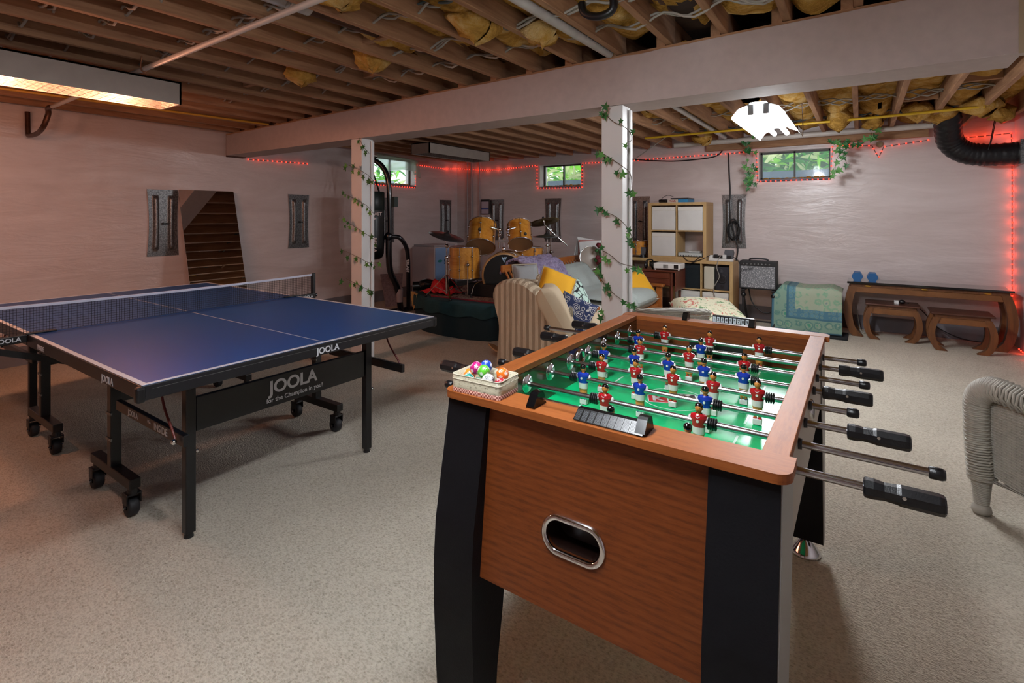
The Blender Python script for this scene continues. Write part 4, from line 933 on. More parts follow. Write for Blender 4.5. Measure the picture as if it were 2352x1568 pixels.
# ================================================================ IVY
def ivy(name, lab, strands, size=.035, seed=1, out=V((0, -1, 0)), per=.045):
    rnd = random.Random(seed); t = thing(name, lab, 'ivy garland', strands[0][0])
    st = MB(); lf = MB()
    for s in strands:
        p = smoothpath(s, 6); st.tube(p, .0022, 5)
        L = sum((b-a).length for a, b in zip(p, p[1:])); n = int(L/per)
        for k in range(n+1):
            i = min(len(p)-2, int((len(p)-1)*k/max(1, n))); base = p[i]
            for _ in range(rnd.choice((1, 2))):
                an = rnd.uniform(-.9, .9)+(pi if rnd.random() < .5 else 0)*.12; sz = size*rnd.uniform(.75, 1.2)
                right = V((0, 0, 1)).cross(out).normalized()
                dn = (V((0, 0, -1))*cos(an)+right*sin(an)).normalized(); sd = dn.cross(out).normalized()
                o_ = base+right*rnd.uniform(-.035, .035)+V((0, 0, rnd.uniform(-.04, .03)))+out*rnd.uniform(.004, .03)
                st.tube([base, (base+o_)/2+out*.006, o_], .0011, 4, cap=False)
                tl = out*rnd.uniform(-.3, .5)
                sh = [(0, 0), (.5, -.22), (.28, .28), (.62, .45), (.2, .6), (0, 1.15), (-.2, .6), (-.62, .45), (-.28, .28), (-.5, -.22)]
                vs = [o_+sd*x*sz+dn*y*sz+(out*(.28*abs(x))+tl*y)*sz*.6 for x, y in sh]
                ctr = o_+dn*.35*sz; lf.add([ctr]+vs, [(0, 1+i_, 1+(i_+1) % len(sh)) for i_ in range(len(sh))], rnd.choice((0, 0, 1)), False)
    st.build('stem', M_stem, t); lf.build('foliage', [M_leaf, mat('ivy_leaf_light', '4f8a3c', .5)], t)
Y1 = 3.08
S1 = [[(828, 322), (834, 336), (848, 352)], [(797, 378), (822, 388), (845, 402), (860, 418)], [(795, 447), (818, 458), (842, 472), (858, 490)], [(795, 508), (820, 524), (845, 540), (866, 552)], [(795, 577), (822, 590), (848, 603), (872, 602)], [(795, 640), (815, 650), (840, 662), (864, 672)], [(795, 690), (800, 700)]]
ivy('ivy_garland', 'artificial ivy winding around the left column', [[AY(u, v, Y1-(.05 if i == 0 else .015)) if u < 840 else AY(u, v, 3.10) for i, (u, v) in enumerate(s)] for s in S1], .042, 3, per=.07)
S2 = [[(1384, 250), (1390, 262), (1410, 280), (1435, 292), (1450, 310), (1449, 325)], [(1372, 342), (1384, 352), (1405, 365), (1430, 382), (1448, 400), (1452, 440)], [(1366, 474), (1385, 485), (1410, 495), (1432, 512), (1448, 535), (1452, 550)], [(1384, 575), (1405, 588), (1425, 604), (1455, 612), (1462, 612)], [(1372, 628), (1385, 648), (1405, 670), (1432, 690), (1460, 698)], [(1374, 720), (1380, 732)]]
ivy('ivy_garland', 'artificial ivy winding around the right column', [[AY(u, v, Y1-(.05 if i == 0 else .015)) if u < 1436 else AY(u, v, 3.09) for i, (u, v) in enumerate(s)] for s in S2], .042, 5, per=.07)
ivy('ivy_garland', 'two short ivy strands hanging left of the right-hand back window', [[AY(1713, 318, 7.0), AY(1714, 360, 7.0), AY(1717, 400, 7.0), AY(1718, 428, 7.0)], [AY(1727, 318, 7.0), AY(1728, 350, 7.0), AY(1727, 395, 7.0), AY(1729, 425, 7.0)]], .06, 8, per=.07)
ivy('ivy_garland', 'ivy trailing from the ceiling right of the right-hand back window', [[AY(1908, 322, 6.9), AY(1945, 328, 6.9), AY(1985, 318, 6.9), AY(2018, 308, 6.9)], [AY(1925, 326, 6.9), AY(1928, 350, 6.9), AY(1918, 375, 6.9), AY(1920, 397, 6.9)], [AY(1940, 328, 6.9), AY(1936, 350, 6.9), AY(1946, 378, 6.9)], [AY(2003, 310, 6.9), AY(2000, 300, 6.9), AY(2004, 288, 6.9)]], .06, 9, per=.06)
# ================================================================ STAGE AND DRUMS
ZS = .40
stage = thing('low_stage', 'low stage platform draped in dark green cloth', 'stage', (-3.9, 5.4, 0))
sp = [(-4.8, 7.0), (-4.85, 5.2), (-4.72, 4.75), (-4.5, 4.5), (-4.2, 4.37), (-3.9, 4.33), (-3.55, 4.34), (-3.3, 4.42), (-3.22, 4.6), (-3.22, 7.0)]
nS = len(sp)
M_cloth = mat('dark_green_cloth', '16363a', .95, bump=.35, bscale=14, vary=.12); M_cloth2 = mat('darker_green_cloth', '0f2429', .95, bump=.3, bscale=12)
b = MB(); vs = []
fine = []
for i in range(nS):
    for k in range(6): t = k/6; a, c = sp[i], sp[(i+1) % nS]; fine.append((a[0]+(c[0]-a[0])*t, a[1]+(c[1]-a[1])*t))
nF = len(fine); cxs, cys = -3.95, 5.6
def off(p, d, z): v = V((p[0]-cxs, p[1]-cys, 0)).normalized(); return (p[0]+v.x*d, p[1]+v.y*d, z)
b.prism(fine, 0, ZS-.02, 'z', sm=True); b.build('platform', M_cloth2, stage)
b = MB(); rows = [(0, ZS), (.02, ZS-.008), (.03, ZS-.03), (.035, ZS-.11), (.03, ZS-.15)]
for d, z in rows: vs += [off(p, d+(.008*sin(i*1.3) if z < ZS-.02 else 0), z+(.014*sin(i*.9) if z < ZS-.12 else 0)) for i, p in enumerate(fine)]
b.add(vs, [(r*nF+i, (r+1)*nF+i, (r+1)*nF+(i+1) % nF, r*nF+(i+1) % nF) for r in range(len(rows)-1) for i in range(nF)], 0, True); b.add(vs[:nF], [tuple(range(nF))])
b.build('draped_cloth', M_cloth, stage)
q = NT('persian_rug'); co = q.coords(); n1 = q.noise(co, 26, 4, .7); n2 = q.noise(co, 3.2, 2)
mx = q.n('ShaderNodeMath'); mx.operation = 'MULTIPLY_ADD'; mx.inputs[1].default_value = .55; q.L(n2, mx.inputs[0]); q.L(n1, mx.inputs[2])
q.col(q.ramp(mx.outputs[0], [(.62, hx('5c2a28')), (.74, hx('a08670')), (.86, hx('6e4038')), (1, hx('b7a68c'))], 'CONSTANT')); q.set(Roughness=1); M_rug = q.m
rg = thing('rug', 'patterned beige and red rug on the stage', 'rug', (-3.95, 5.3, ZS))
rp = [(-4.42, 4.62), (-4.2, 4.47), (-3.28, 4.5), (-3.24, 6.6), (-4.5, 6.6)]
MB().prism(rp, ZS+.002, ZS+.012, 'z').build('rug_pile', M_rug, rg)
MB().bar((-4.2, 4.462, ZS+.008), (-3.28, 4.492, ZS+.008), .012, .014).build('red_binding', mat('rug_red', '7a1a26', .9), rg)
o = MB().grid(lambda a, t: V((-4.6+.22*a, 4.55-.12*a-.03*t, ZS+.02-.2*t*(1-abs(2*a-1)**2)-.01*sin(a*30)*t)), 16, 8).build('rug_corner', mat('tan_fringe', 'a8844e', .95, bump=.8, bscale=40), rg)
M_head = mat('drum_head', '8a6a4a', .25, vary=.05, bscale=4); M_bhead = mat('black_head', '07080c', .25)
def orient(c, axis): a = V(axis).normalized(); return Matrix.Translation(V(c)) @ a.to_track_quat('Z', 'Y').to_matrix().to_4x4()
def drum(parent, name, c, axis, r, h, shell, head=M_head, lugs=6, badge=None, head2=None):
    """c is the centre of the lower head; axis points to the upper head"""
    M = orient(c, axis)
    sh = MB().lathe([(r, .004), (r, h-.004)], M, 40); s = sh.build(name, shell, parent)
    hd = MB()
    hd.add([M @ V((r*cos(2*pi*i/40), r*sin(2*pi*i/40), 0)) for i in range(40)], [tuple(range(40))[::-1]]); hd.build('drum_head', head, s)
    hd = MB(); hd.add([M @ V((r*cos(2*pi*i/40), r*sin(2*pi*i/40), h)) for i in range(40)], [tuple(range(40))]); hd.build('drum_head', head2 or head, s)
    for z in (0, h):
        MB().tube([M @ V(((r+.006)*cos(2*pi*i/40), (r+.006)*sin(2*pi*i/40), z)) for i in range(40)], .006, 8, closed=True).build('hoop', M_chrome, s)
    for i in range(lugs):
        lg = MB(); a = 2*pi*(i+.5)/lugs; ca, sa = cos(a), sin(a)
        for z0, z1 in ((0, h*.28), (h*.72, h)):
            lg.tube([M @ V(((r+.013)*ca, (r+.013)*sa, z0)), M @ V(((r+.013)*ca, (r+.013)*sa, z1))], .004, 6)
        for z in (h*.28, h*.72): lg.ball(M @ V(((r+.01)*ca, (r+.01)*sa, z)), .014, 8, 6)
        lg.tube([M @ V(((r+.011)*ca, (r+.011)*sa, h*.28)), M @ V(((r+.011)*ca, (r+.011)*sa, h*.72))], .003, 6)
        lg.build('tension_lug', M_chrome, s)
    if badge is not None:
        a = badge; p = M @ V(((r+.001)*cos(a), (r+.001)*sin(a), h*.62)); nn = (M.to_3x3() @ V((cos(a), sin(a), 0)))
        MB().cyl(p, p+nn*.003, .022, n=16).build('badge', mat('dull_badge', '4b463c', .4, .5), s)
    return s
# bass drum with the two rack toms mounted on it
bd = thing('bass_drum', 'amber bass drum with black front head and two toms mounted on top', 'bass drum', (-3.4, 4.9, ZS))
bc = AD(1158, 632, 5.95); ba = V((-.50, .86, 0))
M = orient(bc, ba) @ Matrix.Scale(.93, 4)
s = MB().lathe([(.262, .03), (.262, .40)], M, 48).build('shell', M_ambz, bd)
f = MB(); f.add([M @ V((.258*cos(2*pi*i/48), .258*sin(2*pi*i/48), .003)) for i in range(48)], [tuple(range(48))[::-1]]); f.build('front_head', M_bhead, bd)
for z in (.0, .43): MB().lathe([(.259, -.012), (.281, -.012), (.285, 0), (.285, .03), (.262, .034)], M @ Matrix.Translation((0, 0, z-.01 if z else 0)), 48).build('wooden_hoop', mat('tan_hoop', 'a07848', .3, coat=.5), bd)
for i in range(10):
    cl = MB(); a = 2*pi*(i+.3)/10; ca, sa = cos(a), sin(a); cl.tube([M @ V((.295*ca, .295*sa, -.01)), M @ V((.29*ca, .29*sa, .03)), M @ V((.28*ca, .28*sa, .12))], .006, 6); cl.ball(M @ V((.273*ca, .273*sa, .13)), .018, 8, 6)
    cl.build('tension_claw', M_chrome, bd)
xdir = (M.to_3x3() @ V((0, 0, -1))); right = V((0, 0, 1)).cross(-xdir); right = V((cos(YAW), sin(YAW), 0))
text('W', .05, frame(bc+V((0, 0, .19))+xdir*.001, right, (0, 0, 1)), mat('pale_crest', '9cb8cc', .4), bd, 'crest', bold=.003)
text('v', .04, frame(bc+V((0, 0, .165))+xdir*.001, right, (0, 0, 1)), mat('pale_crest'), bd, 'crest', bold=.003)
for u, v in ((1082, 686), (1140, 705)):
    p0 = AD(1106 if u < 1100 else 1180, 645, 5.98); fp = AD(u, v, 5.9) if u < 1100 else AD(1235, 700, 5.9); fp.z = ZS+.015
    MB().tube(smoothpath([p0+V((0, .1, .0)), p0*.5+fp*.5+V((-.02 if u < 1100 else .02, 0, .05)), fp], 5), .007, 8).build('spur_leg', M_chrome, bd)
    MB().cyl(fp+V((0, 0, -.01)), fp+V((0, 0, .04)), .014, .010, 10).build('rubber_foot', M_blackp, bd)
# tom mount
tm = MB(); base = AD(1157, 578, 6.05)
tm.cyl(base, base+V((0, 0, .16)), .014); tm.bar(base+V((0, 0, .13))-right*.06, base+V((0, 0, .13))+right*.06, .03, .03)
for sgn in (-1, 1):
    q0 = base+right*.05*sgn; tm.cyl(q0+V((0, 0, .04)), q0+V((0, 0, .26)), .011); tm.ball(q0+V((0, 0, .2)), .024, 10, 8); tm.ball(q0+V((0, 0, .26)), .026, 10, 8); tm.tube([q0+V((0, 0, .26)), q0+V((0, 0, .29))+right*.1*sgn], .011, 8)
tm.ball(base+V((0, 0, .03)), .03, 10, 8); tm.build('tom_mount', M_chrome, bd)
up = V((0, 0, 1)); tocam = -_f
def tomaxis(sx): return (up*1.0-tocam*.78+right*.05*sx).normalized()
drum(bd, 'rack_tom', AD(1104, 567, 6.05), tomaxis(1)-right*.0, .166, .32, M_amber, badge=None)
drum(bd, 'rack_tom', AD(1195, 561, 6.05), tomaxis(-1), .140, .28, M_amber)
for u, v in ((1103, 526), (1206, 536)):
    c = AD(u, v, 5.98); MB().lathe([(0, .004), (.019, .004), (.02, 0)], orient(c+tocam*.10, tocam), 20).build('badge', mat('dull_badge2', '3f3a33', .4, .5), bd)
# floor tom
ftm = thing('floor_tom', 'tall amber floor tom left of the bass drum', 'floor tom', AD(1067, 660, 6.15))
drum(ftm, 'shell', AD(1067, 637, 6.15), up, .185, .37, M_amber, lugs=8)
for a in (200, 320, 80):
    c = AD(1067, 637, 6.15); p = c+V((cos(R(a))*.205, sin(R(a))*.205, 0)); b = MB().tube([p+V((0, 0, .22)), p+V((0, 0, -.02)), V((p.x, p.y, ZS+.03))], .007, 8); b.build('leg', M_chrome, ftm)
    MB().ball((p.x, p.y, c.z+.17), .022, 8, 6).build('leg_clamp', M_chrome, ftm)
# snare
sn = thing('snare_drum', 'shallow amber snare drum behind the right tom', 'snare drum', AD(1210, 640, 6.2))
drum(sn, 'shell', AD(1212, 590, 6.5), up*1+right*.08, .185, .135, M_amber, lugs=8)
sc = AD(1212, 592, 6.5); b = MB(); b.cyl(sc, (sc.x, sc.y, ZS+.02), .012)
for a in (20, 140, 260): b.tube([(sc.x, sc.y, ZS+.16), (sc.x+.2*cos(R(a)), sc.y+.2*sin(R(a)), ZS+.02)], .008, 6); b.tube([sc+V((0, 0, -.05)), sc+V((.17*cos(R(a)), .17*sin(R(a)), -.02)), sc+V((.19*cos(R(a)), .19*sin(R(a)), .02))], .008, 6)
b.build('snare_stand', M_chrome, sn)
# cymbals
M_bronze = mat('aged_bronze', '9a8a56', .35, .9, bump=.2, bscale=80); M_gcym = mat('grey_cymbal', '5b5658', .35, .8, bump=.15, bscale=80); M_scym = mat('pale_cymbal', '8a9090', .3, .9)
def cymstand(name, lab, cu, cv, d, r, axis, m, foot, pair=False, double=False):
    c = AD(cu, cv, d); t = thing(name, lab, 'cymbal', (c.x, c.y, ZS))
    M = orient(c, axis)
    MB().lathe([(.008, .034), (.03, .03), (.042, .014), (.05, .008), (r*.6, .002), (r, -.012), (r, -.0135), (r*.6, 0), (.05, .006), (.03, .026)], M, 48).build('cymbal', m, t)
    if pair: MB().lathe([(.008, -.05), (.03, -.046), (.042, -.03), (.05, -.024), (r*.6, -.02), (r, -.0145), (r, -.013)], M, 48).build('cymbal', m, t)
    MB().cyl(M @ V((0, 0, .02)), M @ V((0, 0, .06)), .014, n=12).build('felt_nut', M_blackp, t)
    b = MB(); f_ = V((c.x, c.y, ZS)) if foot is None else foot
    j = V((f_.x, f_.y, c.z-.12)); b.tube([M @ V((0, 0, .03)), M @ V((0, 0, -.05)), j], .008, 8); b.cyl(j, V((f_.x, f_.y, ZS+.45)), .009); b.cyl(V((f_.x, f_.y, ZS+.48)), V((f_.x, f_.y, ZS+.05)), .0135)
    for z in (c.z-.12, ZS+.47): b.ball((f_.x, f_.y, z), .024, 10, 8); b.tube([(f_.x, f_.y, z), (f_.x+.05, f_.y, z)], .006, 6)
    b.build('stand_pole', M_chrome, t)
    for a in (200, 320, 80):
        e = V((f_.x+.26*cos(R(a)), f_.y+.26*sin(R(a)), ZS+.02)); l = MB(); l.bar((f_.x, f_.y, ZS+.28), e, .018, .006).bar((f_.x, f_.y, ZS+.07), (f_.x+.15*cos(R(a)), f_.y+.15*sin(R(a)), ZS+.13), .012, .005); l = l.build('leg', M_chrome, t)
        MB().ball(e, (.02, .02, .016), 8, 6).build('rubber_foot', M_blackp, l)
    return t, c
t, c = cymstand('crash_cymbal', 'dark grey tilted cymbal on a stand at the stage left', 1026, 541, 5.95, .21, up+right*.28+tocam*.16, M_gcym, None)
t, c = cymstand('ride_cymbal', 'aged bronze cymbal tilted high on a boom stand', 1249, 508, 6.75, .205, up-right*.17-tocam*.28, M_bronze, AD(1265, 600, 6.85))
MB().tube([AD(1254, 520, 6.78), AD(1303, 564, 6.8)], .007, 8).build('boom_arm', M_chrome, t)
t, c = cymstand('hi_hat', 'pair of pale hi-hat cymbals on a stand beside the bronze cymbal', 1257, 541, 6.4, .185, up+tocam*.03, M_scym, None, pair=True)
kp = MB(); a0 = AD(1085, 690, 5.9); kp.box((a0.x-.15, a0.y+.1, ZS+.013), (a0.x+.25, a0.y+.35, ZS+.16)); kp.build('black_case', mat('black_case', '0b0b0f', .6), None, bevel=.01); tag(bpy.data.objects['black_case'], 'black case lying under the floor tom', 'case')
def boxing_glove(name, lab, c, ang, m):
    t = thing(name, lab, 'boxing glove', (c[0], c[1], ZS+.013), ang)
    MB().ball((0, 0, .075), (.115, .085, .075), 20, 14).ball((.07, 0, .07), (.07, .075, .066), 16, 12).build('padding', m, t, local=True)
    MB().cyl((-.08, 0, .062), (-.17, 0, .058), .055, .06, 16).build('cuff', m, t, local=True); MB().ball((.02, -.075, .09), (.06, .03, .03), 12, 8).build('thumb', m, t, local=True)
M_lea = mat('black_leather', '0a0b0f', .3, bump=.2, bscale=30)
g1 = AZ(945, 682, ZS+.06); g2 = AZ(975, 675, ZS+.06)
boxing_glove('boxing_glove', 'black boxing glove at the left corner of the stage', (-4.52, 4.72, 0), R(40), M_lea); boxing_glove('boxing_glove', 'black boxing glove beside the red cloth', (-4.4, 4.95, 0), R(60), M_lea)
def redc(a, t):
    x = -4.42+.42*a; y = 4.48+.32*t+.05*a; return V((x, y, ZS+.02+.075*abs(noise.noise(V((a*4, t*4, 1))))*4*sin(pi*a)*sin(pi*min(1, t*1.1+.08))**.6+.012*(1+sin(a*17+t*9))))
o = MB().grid(redc, 26, 20).build('red_cloth', mat('red_fabric', 'b30d14', .8, bump=.3, bscale=30)); o.modifiers.new('s', 'SOLIDIFY').thickness = .004; tag(o, 'crumpled bright red cloth on the rug corner of the stage', 'cloth')
def pap(a, t): return V((-4.55+.55*a, 5.6+.3*t, ZS+.016+.03*abs(noise.noise(V((a*5, t*3, 7))))))
o = MB().grid(pap, 16, 8).build('sheet_music', mat('printed_paper', 'a5a2b0', .8, vary=.3, bscale=60)); o.modifiers.new('s', 'SOLIDIFY').thickness = .002; tag(o, 'pale printed cloth spread on the stage behind the stands', 'cloth')
# ================================================================ LEFT BACK CORNER
# punching bag and its stand
M_bk = mat('black_tube', '0e1018', .28, coat=.4); M_vinyl = mat('black_vinyl', '0c1214', .35, bump=.1, bscale=20)
D = 6.9
pst = thing('punching_bag_stand', 'black arched steel stand holding the punching bag', 'bag stand', (AD(905, 640, 7.0).x, AD(905, 640, 7.0).y, 0))
MB().tube(smoothpath([AD(u, v, D) for u, v in ((852, 367), (862, 369), (876, 380), (887, 398), (893, 425), (895, 470), (896, 520), (896, 555))], 5), .035, 14).build('arched_arm', M_bk, pst)
lowp = AD(921, 700, D+.25); lowp.z = .03
MB().tube(smoothpath([AD(893, 540, D), AD(893, 590, D), AD(897, 625, D+.02), AD(912, 660, D+.1), lowp], 6), .042, 14).build('main_post', M_bk, pst)
lp2 = AD(938, 690, D+.35); lp2.z = .03
MB().tube(smoothpath([AD(880, 546, D), AD(898, 543, D), AD(918, 546, D+.03), AD(932, 565, D+.1), AD(937, 590, D+.15), AD(938, 640, D+.25), lp2], 6), .03, 12).build('side_arch', M_bk, pst)
MB().ball(AD(893, 543, D), (.06, .06, .07), 12, 8).build('joint_clamp', M_bk, pst)
MB().box(AD(901, 470, D)-V((.0, .02, .03)), AD(908, 452, D)+V((.03, .02, .0))).build('side_plate', mat('green_grey_metal', '3c4a48', .5), pst)
bs = MB(); q0 = AD(858, 700, D-.2); bs.tube([(q0.x-.2, q0.y-.1, .035), (lowp.x, lowp.y, .035), (lp2.x, lp2.y+.15, .035)], .034, 10); bs.tube([(lowp.x-.05, lowp.y, .035), (lowp.x+.35, lowp.y-.35, .035)], .034, 10); bs.build('base_tube', M_bk, pst)
text('EVERLAST', .052, frame(AD(937.6, 606, D+.165)+tocam*.0325, (0, 0, -1), right), M_txt, pst, bold=.002)
MB().cyl(AD(918, 678, D+.12)+V((0, 0, -.09)), AD(918, 678, D+.12)+V((0, 0, .09)), .046, n=14).build('pale_sleeve', mat('pale_pink_sleeve', 'a08f90', .5), pst)
bg = thing('punching_bag', 'black hanging punching bag beside the left column', 'punching bag', AD(857, 445, D-.1))
bc_ = AD(855, 520, D-.1); zt, zb_ = AD(855, 442, D-.1).z, AD(855, 596, D-.1).z
Mb = Matrix.Translation((bc_.x, bc_.y, 0))
MB().lathe([(0, zb_), (.09, zb_+.004), (.13, zb_+.03), (.15, zb_+.08), (.155, zb_+.2), (.155, zt-.02), (.15, zt), (0, zt)], Mb, 32).build('bag_body', M_vinyl, bg)
MB().lathe([(.157, zt-.24), (.16, zt-.235), (.16, zt-.0), (.15, zt+.01)], Mb, 32).build('top_band', mat('dark_green_vinyl', '142422', .4), bg)
MB().lathe([(.1575, zt-.33), (.1575, zt-.24)], Mb, 32).build('grey_band', mat('grey_band', '2a2e30', .5), bg)
ch = MB(); tp_ = AD(856, 392, D-.02)
for a in (0, 90, 180, 270): ch.tube([bc_*0+V((bc_.x+.13*cos(R(a)), bc_.y+.13*sin(R(a)), zt)), tp_], .008, 6)
ch.tube([tp_, AD(858, 372, D)], .012, 6); ch.build('hanging_strap', M_cable, bg)
text('EVERLAST', .056, frame(V((bc_.x, bc_.y, zt-.285))+tocam*.158+right*.045, right, (0, 0, 1)), M_txt, bg, bold=.002)
MB().add([V((bc_.x, bc_.y, zt-.34))+tocam*.163+right*a+V((0, 0, c)) for a, c in ((.0, 0), (.05, .014), (.1, 0), (.05, -.04))], [(0, 3, 2, 1)]).build('chevron_logo', M_txt, bg)
text('MMA', .09, frame(V((bc_.x, bc_.y, zb_+.2))+tocam*.158+right*.065, (0, 0, -1), right), M_txt, bg, bold=.003)
# foil faced panel leaning
pn = MB(); pq = [AD(873, 630, 7.4), AD(925, 628, 7.4), AD(921, 700, 7.1), AD(886, 706, 7.1)]
pn.add([p+V((0, 0, 0)) for p in pq]+[p+V((-.03, .03, 0)) for p in pq], [(0, 3, 2, 1), (4, 5, 6, 7), (0, 1, 5, 4), (1, 2, 6, 5), (2, 3, 7, 6), (3, 0, 4, 7)])
o = pn.build('air_filter', mat('pleated_filter', '6d5e62', .6, bump=1, bscale=35, vary=.3), bevel=.004); tag(o, 'pleated grey filter panel leaning behind the bag stand', 'filter')
tag(MB().box((-5.75, 5.9, 0), (-5.5, 6.1, .12)).build('wall_block', mat('plinth_grey', '5d5358', .7), bevel=.01), 'low grey block on the floor behind the bag stand', 'block')
# white cabinet
wc = thing('metal_cabinet', 'pale metal cabinet with blue side between bag stand and cymbal', 'cabinet', (-5.7, 6.1, 0))
cx_ = AD(998, 600, 7.9); x1, y0 = cx_.x, cx_.y; x0 = AY(946, 600, y0).x; y1 = y0+.52; zt_ = AD(998, 568, 7.9).z
MB().box((x0, y0, .02), (x1-.004, y1, zt_)).build('cabinet_body', mat('pinkish_metal', 'b3a3a3', .45), wc, bevel=.01)
MB().box((x1-.004, y0+.02, .02), (x1+.004, y1-.02, zt_-.01)).build('side_panel', mat('pale_blue_metal', '86a6cf', .4), wc)
MB().box((x0+.02, y0+.02, zt_), (x1-.02, y1-.02, zt_+.03)).build('top_cover', mat('grey_plastic_sheet', '9c9699', .35, bump=.8, bscale=9), wc, bevel=.008)
MB().box((x0+.2, y0-.004, .15), (x0+.36, y0+.001, .32)).build('dark_panel', M_blackp, wc)
dt = MB()
for i in range(9): dt.cyl((x1-.07+.03*(i % 3-1), y0-.003, .16+.06*(i//3)), (x1-.07+.03*(i % 3-1), y0+.001, .16+.06*(i//3)), .008, n=8)
dt.build('control_dot', mat('dot_red', '7a2a22', .5), wc)
text('Su', .10, frame((x1+.0055, y0+.26, zt_-.24), (0, 1, 0), (0, 0, 1)), mat('dark_print', '23405a', .5), wc, bold=.002)
MB().lathe([(0, 0), (.03, 0)], orient((x1+.006, y0+.12, zt_-.22), (1, 0, 0)) @ Matrix.Diagonal((1.8, .7, 1, 1)), 16).build('round_logo', mat('teal_print', '2c8a88', .5), wc)
# ================================================================ SOFA CORNER
M_greyf = mat('pale_grey_throw', 'a9b1ac', .95, bump=.3, bscale=90, vary=.06); M_offw = mat('off_white_cover', 'cfccc0', .9, bump=.2, bscale=40)
sf = thing('futon_sofa', 'orange pine slatted sofa with pale mattress', 'sofa', (-2.65, 5.4, 0))
sy0, sy1 = 4.42, 6.28
fr = MB()
bkt = (-3.15, .79); bkb = (-2.85, .28)
def bk(y, t, d=0): return V((bkb[0]+(bkt[0]-bkb[0])*t+d, y, bkb[1]+(bkt[1]-bkb[1])*t))
MB().bar(bk(sy0, 1), bk(sy1, 1), .03, .075).build('back_rail', M_oak, sf, bevel=.006)
MB().bar(bk(sy0, .1), bk(sy1, .1), .03, .07).build('back_rail', M_oak, sf, bevel=.006)
for k in range(24):
    y = sy0+.05+(sy1-sy0-.1)*k/23; MB().bar(bk(y, .1), bk(y, .97), .022, .018, up=(1, 0, .6)).build('back_slat', M_oak, sf, bevel=.003)
for y in (sy0-.03, sy1+.03):
    ar = MB().bar((-3.1, y, .49), (-2.02, y, .49), .085, .032).build('armrest', M_oak, sf, bevel=.008)
    for x in (-3.05, -2.08): MB().bar((x, y, 0), (x, y, .475), .045, .07, up=(1, 0, 0)).build('leg', M_oak, sf, bevel=.006)
    for k in range(6): x = -2.9+.15*k; MB().bar((x, y, .15), (x, y, .475), .03, .018, up=(1, 0, 0)).build('arm_slat', M_oak, sf)
    MB().bar((-3.05, y, .14), (-2.08, y, .14), .03, .06).build('side_rail', M_oak, sf)
MB().bar((-2.1, sy0, .22), (-2.1, sy1, .22), .03, .09).build('front_rail', M_oak, sf, bevel=.005)
mt = MB(); cushion(mt, (-2.48, (sy0+sy1)/2, .335), (0, 1, 0), (-1, 0, 0), sy1-sy0-.03, .84, .2, e=.25, n=22); mt.build('seat_mattress', M_offw, sf)
mt = MB(); cushion(mt, bk((sy0+sy1)/2, .46, .10), (0, 1, 0), (bkt[0]-bkb[0], 0, bkt[1]-bkb[1]), sy1-sy0-.06, .50, .16, e=.25, n=22); mt.build('back_mattress', M_offw, sf)
# grey throw over the back and seat
def throw(a, t):
    y = 4.9+1.05*a+.03*sin(t*7); s = t*1.5
    pts = [(-3.06, .715), (-2.99, .745), (-2.92, .715), (-2.82, .62), (-2.71, .50), (-2.60, .465), (-2.3, .475), (-2.06, .455), (-2.02, .36)]
    i = min(int(t*(len(pts)-1)), len(pts)-2); f_ = t*(len(pts)-1)-i
    x = pts[i][0]*(1-f_)+pts[i+1][0]*f_; z = pts[i][1]*(1-f_)+pts[i+1][1]*f_
    return V((x+.012*sin(a*20), y, z+.006+.006*noise.noise(V((a*5, t*5, 2)))))
o = MB().grid(throw, 40, 42).build('throw_blanket', M_greyf); o.modifiers.new('s', 'SOLIDIFY').thickness = .01; tag(o, 'pale grey green woven throw spread over the pine sofa', 'blanket')
q = NT('lilac_plush'); co = q.coords(); nn = q.noise(co, 38, 4, .7); q.col(q.ramp(nn, [(.35, hx('8d7ea2')), (.65, hx('b5a8c4'))])); q.set(Roughness=1); q.bump(nn, 1, .03)
def lil(a, t):
    y = 4.52+.74*a; pts = [(-3.23, .72), (-3.20, .82), (-3.12, .865), (-2.98, .82), (-2.86, .70), (-2.74, .56), (-2.66, .46)]
    i = min(int(t*6), 5); f_ = t*6-i; x = pts[i][0]*(1-f_)+pts[i+1][0]*f_; z = pts[i][1]*(1-f_)+pts[i+1][1]*f_
    n_ = noise.noise(V((a*3, t*3, 4)))*.04; k = .03*noise.noise(V((a*22, t*22, 9)))
    return V((x+.035*t+n_+k*.6, y+.06*sin(t*4), z+.01+n_*.4+k))
o = MB().grid(lil, 70, 70).build('plush_blanket', q.m); o.modifiers.new('s', 'SOLIDIFY').thickness = .02; tag(o, 'curly lilac plush blanket thrown over the left end of the sofa', 'blanket')
def pillow(name, lab, c, yaw, tilt, w, h, t, m, roll=0, e=.5, trim=None):
    """stands on its lower edge, leaning back by tilt; yaw = direction its face looks"""
    fx, fy = cos(yaw), sin(yaw); xd = V((-fy, fx, 0)); yd = V((-fx*sin(tilt), -fy*sin(tilt), cos(tilt)))
    Rm = Matrix.Rotation(roll, 3, xd.cross(yd)); xd = Rm @ xd; yd = Rm @ yd
    b = MB(); cushion(b, c, xd, yd, w, h, t, e=e); o = b.build(name, m); tag(o, lab, 'pillow')
    if trim:
        F = frame(c, xd, yd); p = []
        for k in range(48):
            s_ = k/12; i = int(s_); f_ = s_-i; q4 = [(-1, -1), (1, -1), (1, 1), (-1, 1), (-1, -1)]; u = q4[i][0]*(1-f_)+q4[i+1][0]*f_; v = q4[i][1]*(1-f_)+q4[i+1][1]*f_
            p.append(F @ V((u*w/2*(1-.07*(1-u*u)*abs(v)**3), v*h/2*(1-.07*(1-v*v)*abs(u)**3), 0)))
        MB().tube(p, .007, 6, closed=True).build('piping', trim, o)
    return o
